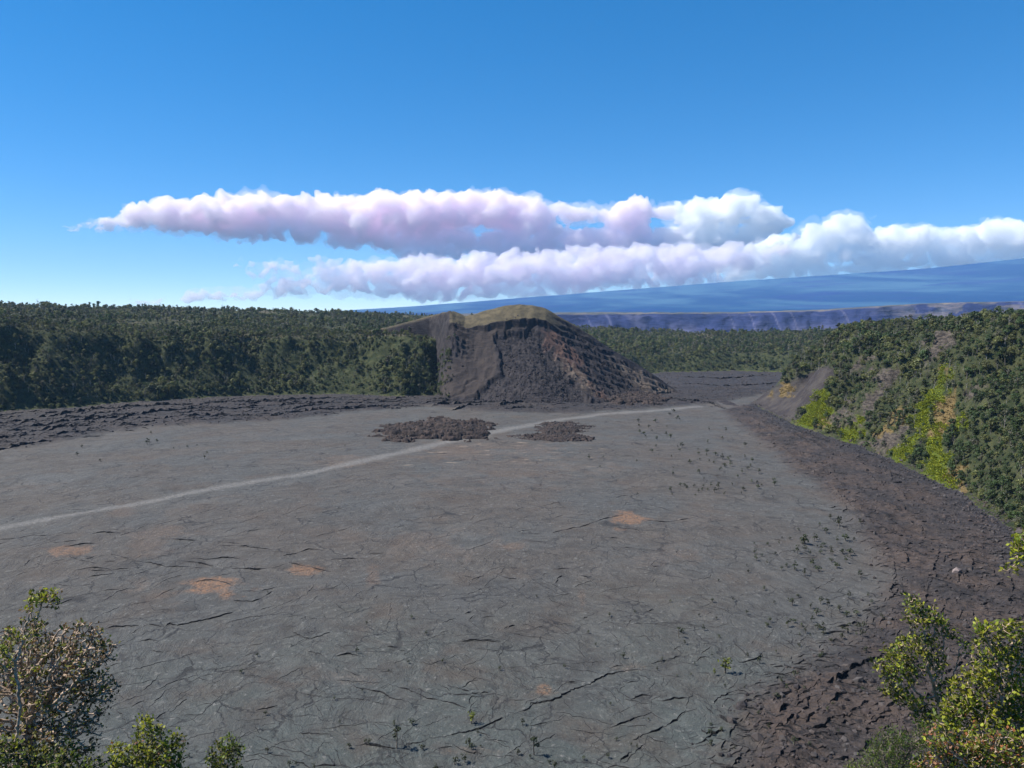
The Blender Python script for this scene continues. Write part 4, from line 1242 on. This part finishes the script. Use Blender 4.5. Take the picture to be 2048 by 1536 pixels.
# talus blocks on the cone
n = 9000
x = rng.uniform(-110, 200, n); y = rng.uniform(985, 1115, n)
zc = cone_z(x, y)
PXc, PYc = proj(x, y, zc)
ok = (zc > 0) & (rng.random(n) < 0.15 + 0.85 * pxmask(PXc, PYc, CENT, 4, 8, 211)) & (rng.random(n) > 0.85 * pxmask(PXc, PYc, CHUTE, 4))
x, y, zc = x[ok], y[ok], zc[ok]; n = len(x)
s = 0.35 + 1.0 * rng.random(n) ** 3
o = scatter("talus_blocks", np.stack([x, y, zc + 0.1], -1), rng.uniform(0, 6.28, (n, 3)), np.stack([s * 1.3, s, s], -1), rng.integers(0, 5, n), NG_ROCK)
tag(o, "dark loose blocks lying on the face of the cinder cone", kind="stuff")
xs, ys, zs = [], [], []
for (X, Y, Z, pf) in MOUNDS:
    k = np.where(pf.ravel() > -0.16)[0]
    k = rng.choice(k, min(len(k), 900), replace=False)
    xs.append(X.ravel()[k]); ys.append(Y.ravel()[k]); zs.append(Z.ravel()[k])
x, y, zc = np.concatenate(xs), np.concatenate(ys), np.concatenate(zs); n = len(x)
s = 0.3 + 0.9 * rng.random(n) ** 3
o = scatter("mound_blocks", np.stack([x, y, zc + 0.1], -1), rng.uniform(0, 6.28, (n, 3)), np.stack([s * 1.3, s, s], -1), rng.integers(0, 5, n), NG_ROCK)
tag(o, "loose blocks lying on the lava mounds", kind="stuff")
# the one pale boulder
bx, by = G(1912, 1156)
V, F = rock_mesh(777)
bo = mesh_obj("boulder", V * np.array([2.6, 2.0, 2.2]), F, [simple_mat("pale_boulder", (0.27, 0.22, 0.21), 0.3, 0.7, 0.9, 0.2)], False)
bo.location = (float(bx), float(by), float(floor_z(np.array([bx]), np.array([by]))[0]) + 0.9)
tag(bo, "large pale pinkish boulder lying in the dark rubble at the right", "boulder")

# ------------------------------------------------------------------ shrubs on the lava floor
M_SHRUB = leaf_mat("floor_shrub_leaves", (0.035, 0.05, 0.02), 0.5, 0.2, 0.6)
M_SHRUB_Y = leaf_mat("floor_shrub_yellow", (0.16, 0.2, 0.03), 0.3, 0.35, 0.55)
def shrub_mesh(seed, mat, tall=1.0, n=70):
    r = np.random.default_rng(seed)
    V, F = crown_mesh("s", seed, None, 1.0 * tall, 0.5, n, 0.12)
    V2, F2 = trunk_mesh(seed, 1.0 * tall, 0.45)
    V2[:, :2] *= 0.35
    V2[:, 2] = np.maximum(V2[:, 2], -0.15)
    return mesh_obj("floor_shrub", np.concatenate([V2, V]), np.concatenate([F2, F + len(V2)]), [M_BARK, mat], False, None, np.concatenate([np.zeros(len(F2)), np.ones(len(F))]), link=False).data
SHRUB = [shrub_mesh(1000 + k, M_SHRUB, 1.0 + 0.35 * (k % 3)) for k in range(5)]
SHRUB_Y = shrub_mesh(1010, M_SHRUB_Y, 1.5, 90)
SHRUB_T = shrub_mesh(1012, M_SHRUB, 2.2, 90)
SHRUBS = []
def shrub(px, py, hpx, label, group=None, data=None):
    x, y = G(px, py)
    dist = math.hypot(x, y, EYE)
    h = hpx / FPX * dist * 1.05
    o = bpy.data.objects.new("floor_shrub", data or SHRUB[int(rng.integers(0, 5))])
    COL.objects.link(o)
    tl = 1.3 if data is None else (1.5 if data is SHRUB_Y else 2.2)
    s = h / tl
    o.scale = (s * rng.uniform(.8, 1.3), s * rng.uniform(.8, 1.3), s)
    o.rotation_euler = (0, 0, rng.uniform(0, 6.28))
    o.location = (float(x), float(y), 0)
    SHRUBS.append(o)
    tag(o, label, "shrub", group)
SHR = [
    (1310, 872, 22, 10, 10, 10, "small dark shrub on the lava right of the low ridge", "shrubs right of the low lava ridge"),
    (1365, 892, 55, 26, 34, 9, "small dark shrub in the loose scatter across the grey lava left of the rubble margin", "shrubs scattered left of the rubble margin"),
    (1440, 931, 30, 8, 20, 11, "small olive shrub in the upper tight row on the right of the lava floor", "shrubs in the upper row"),
    (1470, 974, 32, 8, 18, 11, "small olive shrub in the lower tight row on the right of the lava floor", "shrubs in the lower row"),
    (1395, 976, 25, 8, 11, 10, "small olive shrub left of the lower tight row of shrubs", "shrubs left of the lower row"),
    (1660, 1078, 26, 12, 12, 17, "spindly green shrub beside the brown rubble, upper tight knot", "shrubs in the upper knot by the rubble"),
    (1625, 1110, 35, 20, 26, 14, "spindly green shrub beside the brown rubble, lower tight knot", "shrubs in the lower knot by the rubble"),
    (1560, 1130, 60, 40, 14, 9, "tiny dark shrub on open lava left of the shrub knots", "tiny shrubs left of the knots"),
    (1690, 1215, 45, 30, 22, 13, "dark shrub on pale lava where the margin bends in", "shrubs where the margin bends"),
    (1655, 1250, 45, 16, 16, 17, "taller green shrub along the lower bend of the rubble margin", "taller shrubs at the lower bend"),
    (1500, 1330, 110, 55, 22, 12, "small shrub on grey lava left of the brown lobe at lower right", "shrubs left of the brown lobe"),
    (1440, 1250, 130, 50, 14, 10, "tiny dark shrub dotting the middle right of the lava floor", "tiny shrubs at middle right"),
    (1010, 1500, 220, 24, 26, 15, "green shrub in the bottom row of shrubs along the photo's lower edge", "shrubs along the lower edge"),
    (640, 1510, 140, 20, 9, 13, "green shrub at the lower edge left of the tall sapling", "shrubs left of the tall sapling"),
    (690, 1275, 110, 35, 10, 9, "tiny dark shrub on the lava left of the photo's centre line", "tiny shrubs left of centre"),
    (1080, 1320, 160, 60, 14, 9, "tiny dark shrub among long cracks below the photo's centre", "tiny shrubs below centre"),
    (1590, 1460, 110, 50, 16, 13, "shrub on the broken brown lava at lower right", "shrubs on the broken brown lava"),
    (360, 890, 60, 9, 7, 8, "tiny dark shrub on the lava beside the single round shrub at left", "tiny shrubs at far left"),
    (180, 912, 60, 10, 4, 8, "tiny dark shrub on the far left of the lava floor", "tiny shrubs below the left margin"),
]
for (cx, cyy, sx, sy, n, h, lab, grp) in SHR:
    for k in range(n):
        shrub(cx + rng.normal(0, sx * 1.5), cyy + rng.normal(0, sy * 1.35), h * rng.uniform(0.45, 1.1), lab, grp)
shrub(1357, 1276, 22, "narrow dark sapling standing alone with a shadow to its right", None, SHRUB_T)
shrub(1449, 1346, 30, "bright yellow-green shrub standing alone right of the long crack", None, SHRUB_Y)
shrub(1429, 1352, 13, "small yellow-green shrub left of the bright lone shrub", None, SHRUB_Y)
shrub(793, 1496, 44, "tall thin dark sapling at the end of a crack near the lower edge", None, SHRUB_T)
shrub(943, 1446, 24, "light green shrub beside a long crack, lower centre", None, SHRUB_Y)
shrub(1045, 1448, 12, "small dark shrub just right of a crack junction, lower centre")
shrub(295, 889, 12, "single round dark shrub on the lava near the left margin")
shrub(1068, 1508, 38, "tall dark sapling among the bottom row of shrubs", None, SHRUB_T)
xy = np.array([o.location[:2] for o in SHRUBS])
for o, zf, dd in zip(SHRUBS, floor_z(xy[:, 0], xy[:, 1]), sdf(xy[:, 0], xy[:, 1], EDGE_XY)):
    o.location.z = float(zf)
    if dd > -2: bpy.data.objects.remove(o)

# ------------------------------------------------------------------ trees and bushes in the foreground
M_BARK_PALE = simple_mat("pale_branch_bark", (0.44, 0.33, 0.24), 0.45, 14.0, 0.85, 0.004)
M_BARK_DARK = simple_mat("dark_branch_bark", (0.17, 0.14, 0.115), 0.45, 12.0, 0.9, 0.004)
M_NEAR = leaf_mat("near_leaves", (0, 0, 0), 0, 0.38, 0.5, True, 0.25)

def grow(base, blobs, seed, n_attr=420, step=0.11, kill=0.17, reach=1.6, trunk_to=None, bend=0.25):
    """branches reach out for points spread through the crown"""
    r = np.random.default_rng(seed)
    vol = np.array([b[3] ** 2 for b in blobs]); vol = vol / vol.sum()
    A = []
    for b, v in zip(blobs, vol):
        k = max(6, int(n_attr * v))
        d = r.normal(0, 1, (k, 3)); d /= np.linalg.norm(d, axis=1)[:, None]
        A.append(np.array(b[:3]) + d * (b[3] * r.random((k, 1)) ** 0.4) * np.array([1, 1, b[4] if len(b) > 4 else 1]))
    A = np.concatenate(A)
    P = [np.array(base, float)]; par = [-1]
    tgt = np.array(trunk_to if trunk_to is not None else A.mean(0))
    while True:                                      # bare trunk
        dv = tgt - P[-1]; L = np.linalg.norm(dv)
        if L < step * 1.5: break
        q = P[-1] + (dv / L + r.normal(0, bend, 3)) * step
        par.append(len(P) - 1); P.append(q)
        if len(P) > 400: break
    PP = np.array(P)
    d2 = ((A[:, None] - PP[None]) ** 2).sum(2)
    near = d2.argmin(1); dm = np.sqrt(d2.min(1))
    alive = np.ones(len(A), bool)
    tips_ = set()
    for it in range(400):
        if not alive.any() or len(P) > 9000: break
        ia = np.where(alive)[0]
        newp, newpar = [], []
        nn = near[ia]
        o = np.argsort(nn, kind='stable'); ia, nn = ia[o], nn[o]
        starts = np.concatenate([[0], np.where(np.diff(nn))[0] + 1, [len(nn)]])
        for a0, a1 in zip(starts[:-1], starts[1:]):
            nd = int(nn[a0]); v = A[ia[a0:a1]] - P[nd]
            v = (v / (np.linalg.norm(v, axis=1)[:, None] + 1e-6)).sum(0)
            v = v / (np.linalg.norm(v) + 1e-6) + r.normal(0, bend, 3)
            v /= np.linalg.norm(v) + 1e-6
            newp.append(P[nd] + v * step); newpar.append(nd)
        n0 = len(P)
        P += newp; par += newpar
        Q = np.array(newp)
        idx = np.where(alive)[0]
        d2 = ((A[idx][:, None] - Q[None]) ** 2).sum(2)
        k = d2.argmin(1); dn = np.sqrt(d2[np.arange(len(idx)), k])
        imp = dn < dm[idx]
        near[idx[imp]] = n0 + k[imp]; dm[idx[imp]] = dn[imp]
        alive &= dm > kill
        if it > 60 and not imp.any(): break
    return np.array(P), np.array(par)

def near_tree(name, label, cat, base, blobs, seed, tints, leaf=0.045, per=14, n_attr=420, r_tip=0.006, bark=None, trunk_to=None, bend=0.25, step=0.06, leafy=5, spread=0.12, expo=0.31, group=None, bare=0.0, droop=0.0, narrow=0.62, kill=0.07, expose=0.0):
    r = np.random.default_rng(seed + 5)
    P, par = grow(base, blobs, seed, n_attr, step, kill, trunk_to=trunk_to, bend=bend)
    n = len(P)
    cnt = np.zeros(n); kids = np.zeros(n, int)
    for i in range(n - 1, 0, -1):
        cnt[i] += 1
        cnt[par[i]] += cnt[i]; kids[par[i]] += 1
    rad = r_tip * np.maximum(cnt, 1) ** expo
    root = empty(name, tuple(base))
    B = np.array(base)
    def tubes(sel, nm, sides):
        idx = np.where(sel)[0]
        if not len(idx): return
        a, b = P[par[idx]] - B, P[idx] - B
        ax = b - a; ax /= np.linalg.norm(ax, axis=1)[:, None] + 1e-9
        ref = np.where(np.abs(ax[:, 2:3]) < 0.9, np.array([[0, 0, 1.0]]), np.array([[1.0, 0, 0]]))
        t1 = np.cross(ax, ref); t1 /= np.linalg.norm(t1, axis=1)[:, None]; t2 = np.cross(ax, t1)
        V = []
        ra = np.minimum(rad[par[idx]], rad[idx] * 1.25); rb = rad[idx]
        b = b + ax * (rb * 0.4)[:, None]
        for c, rr_ in ((a, ra), (b, rb)):
            for k in range(sides):
                th = k * 2 * math.pi / sides
                V.append(c + rr_[:, None] * (math.cos(th) * t1 + math.sin(th) * t2))
        V = np.stack(V, 1)
        base_i = np.arange(len(idx))[:, None] * 2 * sides
        F = np.concatenate([np.concatenate([base_i + k, base_i + (k + 1) % sides, base_i + sides + (k + 1) % sides, base_i + sides + k], 1) for k in range(sides)])
        o = mesh_obj(nm, V.reshape(-1, 3), F, [bark or M_BARK_PALE], True, parent=root)
        if nm == "branches": o["kind"] = "stuff"
    thick = rad > r_tip * 6.0 ** expo * 1.8
    ii = np.arange(n) > 0
    tubes(ii & thick, "trunk", 7)
    tubes(ii & ~thick, "branches", 4)
    # leaves in rosettes towards the tips
    tips = np.where((cnt <= leafy) & ii & (np.arange(n) > 8))[0]
    if bare: tips = tips[r.random(len(tips)) > bare]
    k = per
    c = np.repeat(P[tips] - B, k, 0)
    m = len(c)
    off = r.normal(0, 1, (m, 3)); off /= np.linalg.norm(off, axis=1)[:, None]
    c = c + off * spread * r.random((m, 1)) ** 0.6
    dirv = off + r.normal(0, 0.5, (m, 3)) + np.array([0, 0, 0.25 - droop])
    dirv /= np.linalg.norm(dirv, axis=1)[:, None]
    up = np.array([0, 0, 1.0]) + r.normal(0, 0.55, (m, 3))
    sd = np.cross(dirv, up); sd /= np.linalg.norm(sd, axis=1)[:, None] + 1e-9
    s = leaf * r.uniform(0.65, 1.25, (m, 1))
    V = np.stack([c - dirv * s * 0.5, c + sd * s * narrow * 0.5 + dirv * s * 0.08, c + dirv * s * 0.55, c - sd * s * narrow * 0.5 + dirv * s * 0.08], 1)
    # tint by rosette with a little per leaf
    tl = np.array([t[0] for t in tints]); wt = np.array([t[1] for t in tints], float); wt /= wt.sum()
    ctr = P[tips] - B
    hz_ = (ctr[:, 2] - ctr[:, 2].min()) / (np.ptp(ctr[:, 2]) + 1e-6)
    pick = np.array([r.choice(len(tl), p=wt) for _ in tips])
    own = r.random(m) < 0.35
    pl = np.where(own, r.choice(len(tl), m, p=wt), np.repeat(pick, k))
    C = tl[pl] * r.uniform(0.7, 1.3, (m, 1))
    C = np.concatenate([C, np.ones((m, 1))], 1)
    C = np.repeat(C[:, None], 4, 1)
    fo = mesh_obj("foliage", V.reshape(-1, 3), np.arange(4 * m).reshape(-1, 4), [M_NEAR], False, {"tint": C.reshape(-1, 4)}, parent=root)
    fo["kind"] = "stuff"
    return tag(root, label, cat, group)

def B(px, py, Y, rp, sq=1.0):
    v = at(px, py, Y)
    return (v.x, v.y, v.z, rp / FPX * Y, sq)
GREEN = ((0.13, 0.18, 0.025), 1.0); OLIVE = ((0.22, 0.21, 0.035), 1.0); DARK = ((0.045, 0.06, 0.02), 1.0); BRIGHT = ((0.34, 0.37, 0.035), 1.0)
BROWN = ((0.19, 0.12, 0.065), 1.0); RUST = ((0.34, 0.13, 0.05), 1.0); GREY = ((0.1, 0.085, 0.05), 1.0); LIME = ((0.36, 0.36, 0.03), 1.0); PINK = ((0.38, 0.2, 0.12), 1.0)
def w(t, k): return (t[0], k)

def ground_at(x, y):
    z = land(np.array([x], float), np.array([y], float))[0]
    return float(z[0])
def root_at(px, Y, dx=0.0):
    x = (px - 1024) / FPX * Y + dx
    return (x, Y, ground_at(x, Y) - 0.05)

# big weathered tree, lower left
near_tree("ohia_tree", "weathered tree with brown leaves and bare pale branches, lower left corner", "tree", root_at(-40, 11.5), 
    [B(120, 1330, 11.5, 85), B(60, 1300, 11.7, 60), B(180, 1320, 11.3, 62), B(205, 1380, 11.3, 34), B(130, 1400, 11.4, 85), B(40, 1420, 11.6, 90), B(150, 1470, 11.4, 60), B(60, 1520, 11.5, 80), B(150, 1285, 11.3, 42), B(20, 1360, 12.0, 60), B(55, 1250, 11.6, 22), B(170, 1260, 11.5, 26), B(10, 1280, 11.8, 30)], 11,
    [w(BROWN, 6), w(GREY, 2), w(DARK, 2.5), w(OLIVE, 3), w(GREEN, 1), w(BRIGHT, 0.6)], 0.063, 6, 2028, 0.0085, M_BARK_PALE, at(60, 1440, 11.6), 0.3, 0.06, 6, 0.1, bare=0.48)
near_tree("ohia_sapling", "slender sapling with a yellow-green tuft rising above the brown tree, lower left", "tree", root_at(10, 10.8),
    [B(82, 1192, 10.8, 30, .6), B(105, 1200, 10.8, 22, .6), B(70, 1215, 10.8, 22), B(70, 1245, 10.8, 20), B(60, 1270, 10.8, 16), B(8, 1295, 10.8, 22), B(5, 1320, 10.8, 24), B(25, 1270, 10.8, 14)], 12,
    [w(OLIVE, 4), w(BRIGHT, 3), w(GREEN, 2), w(BROWN, 1.5)], 0.060, 6, 338, 0.0042, M_BARK_PALE, at(30, 1330, 10.8), 0.25, 0.05, 5, 0.08)
near_tree("ohia_bush", "rounded yellow-green bush at the lower edge, right of the brown tree", "bush", root_at(290, 12.5),
    [B(290, 1455, 12.5, 24), B(300, 1490, 12.5, 44), B(340, 1500, 12.5, 34), B(245, 1515, 12.5, 38), B(290, 1540, 12.5, 60), B(350, 1540, 12.5, 28)], 13,
    [w(BRIGHT, 3), w(GREEN, 4), w(OLIVE, 3), w(RUST, 0.3), w(LIME, 1.5), w(DARK, 2)], 0.068, 7, 676, 0.0042, M_BARK_DARK, at(290, 1545, 12.5), 0.25, 0.06, 6, 0.1)
near_tree("ohia_bush", "smaller dull green bush at the lower edge, beside the yellow-green bush", "bush", root_at(448, 14.0),
    [B(460, 1492, 14, 24), B(430, 1505, 14, 22), B(450, 1530, 14, 36), B(475, 1505, 14, 16)], 14,
    [w(GREEN, 4), w(DARK, 3), w(OLIVE, 3)], 0.068, 6, 338, 0.0042, M_BARK_DARK, at(448, 1540, 14), 0.25, 0.06, 6, 0.1)
near_tree("ohia_bush", "dark low bush in the bottom left corner under the brown tree", "bush", root_at(110, 10.5),
    [B(120, 1530, 10.5, 45), B(60, 1535, 10.5, 50), B(185, 1535, 10.5, 28), B(10, 1510, 10.5, 40)], 15,
    [w(GREEN, 3), w(DARK, 5), w(OLIVE, 2), w(BRIGHT, 0.6)], 0.060, 6, 676, 0.0042, M_BARK_DARK, at(100, 1550, 10.5), 0.25, 0.06, 6, 0.09)
# right side
near_tree("ohia_tree", "open tree with tufted green crown and bare grey twigs, lower right", "tree", root_at(1960, 13.0),
    [B(1826, 1204, 13, 22, .7), B(1868, 1220, 13, 14), B(1840, 1238, 13, 34, .6), B(1872, 1240, 13, 18), B(1890, 1258, 13, 22, .7), B(1830, 1290, 13, 40, .7), B(1865, 1275, 13, 30, .7), B(1795, 1315, 13, 32, .8), B(1785, 1342, 13, 24), B(1815, 1340, 13, 34, .7), B(1790, 1375, 13, 26), B(1812, 1395, 13, 28, .7), B(1890, 1360, 13, 22, .7), B(1890, 1400, 13, 20), B(1930, 1300, 13, 14), B(1850, 1420, 13, 34), B(1870, 1320, 13, 30), B(1760, 1330, 13, 16)], 21,
    [w(GREEN, 4), w(OLIVE, 4), w(DARK, 2), w(BRIGHT, 3), w(GREY, 0.6)], 0.068, 6, 1200, 0.0045, M_BARK_PALE, at(1905, 1440, 13), 0.2, 0.06, 6, 0.1, bare=0.04)
near_tree("ohia_tree", "leafy green tree against the right edge, lower right corner", "tree", root_at(2010, 12.0),
    [B(1975, 1262, 12, 30, .7), B(2025, 1255, 12, 26, .7), B(2045, 1290, 12, 30), B(1960, 1285, 12, 20), B(2000, 1300, 12, 34, .7), B(1955, 1320, 12, 18), B(1945, 1350, 12, 24, .7), B(2035, 1330, 12, 34), B(1990, 1370, 12, 44, .7), B(1930, 1390, 12, 34), B(2040, 1390, 12, 40), B(1960, 1430, 12, 50, .8), B(2020, 1450, 12, 50), B(1900, 1420, 12, 26), B(2040, 1430, 12, 40), B(1980, 1330, 12, 30), B(1910, 1450, 12, 40)], 22,
    [w(GREEN, 5), w(OLIVE, 4), w(DARK, 1.6), w(BRIGHT, 4), w(GREY, 0.5), w(LIME, 1.6), w(RUST, .12)], 0.071, 6, 1900, 0.0045, M_BARK_PALE, at(2000, 1440, 12), 0.2, 0.06, 6, 0.1)
near_tree("ohia_tree", "tree outside the frame whose pale branch tips reach in at the right edge", "tree", root_at(2190, 11.0),
    [B(2035, 1090, 11, 18, .7), B(2045, 1110, 11, 20), B(2012, 1140, 11, 14, .5), B(2035, 1130, 11, 16), B(2080, 1090, 11, 50), B(2120, 1130, 11, 60), B(2140, 1060, 11, 50)], 23,
    [w(OLIVE, 4), w(BRIGHT, 3), w(GREEN, 2)], 0.071, 6, 520, 0.0045, M_BARK_PALE, at(2150, 1160, 11), 0.2, 0.06, 6, 0.1)
near_tree("feathery_shrub", "soft fine-leaved dark green shrub at the lower edge, right", "shrub", root_at(1790, 12.6),
    [B(1785, 1475, 12.6, 30), B(1770, 1510, 12.6, 40), B(1820, 1500, 12.6, 40), B(1745, 1535, 12.6, 32), B(1800, 1545, 12.6, 50), B(1848, 1470, 12.6, 30)], 24,
    [w(GREEN, 5), w(DARK, 3), w(((0.06, 0.12, 0.02), 1), 4)], 0.060, 11, 858, 0.004, M_BARK_DARK, at(1800, 1550, 12.6), 0.3, 0.06, 7, 0.11, narrow=0.22, droop=-0.4)
near_tree("rusty_bush", "bush with rust-orange and green leaves in the bottom right corner", "bush", root_at(1960, 10.2),
    [B(1880, 1480, 10.2, 30), B(1900, 1520, 10.2, 44), B(1960, 1490, 10.2, 40), B(2020, 1500, 10.2, 46), B(1990, 1535, 10.2, 50), B(1850, 1540, 10.2, 30), B(2040, 1530, 10.2, 40), B(1930, 1545, 10.2, 40)], 25,
    [w(RUST, 2.2), w(PINK, 2.6), w(GREEN, 4), w(BRIGHT, 3), w(OLIVE, 3), w(DARK, 2)], 0.063, 6, 1092, 0.0042, M_BARK_PALE, at(1950, 1560, 10.2), 0.25, 0.06, 6, 0.09)
near_tree("feathery_shrub", "low green sprig just showing at the lower edge, left of the soft shrub", "shrub", root_at(1705, 12.8),
    [B(1705, 1540, 12.8, 18), B(1720, 1548, 12.8, 16)], 26, [w(GREEN, 4), w(BRIGHT, 1)], 0.060, 7, 156, 0.004, M_BARK_DARK, at(1708, 1552, 12.8), 0.3, 0.06, 6, 0.08, narrow=0.25)
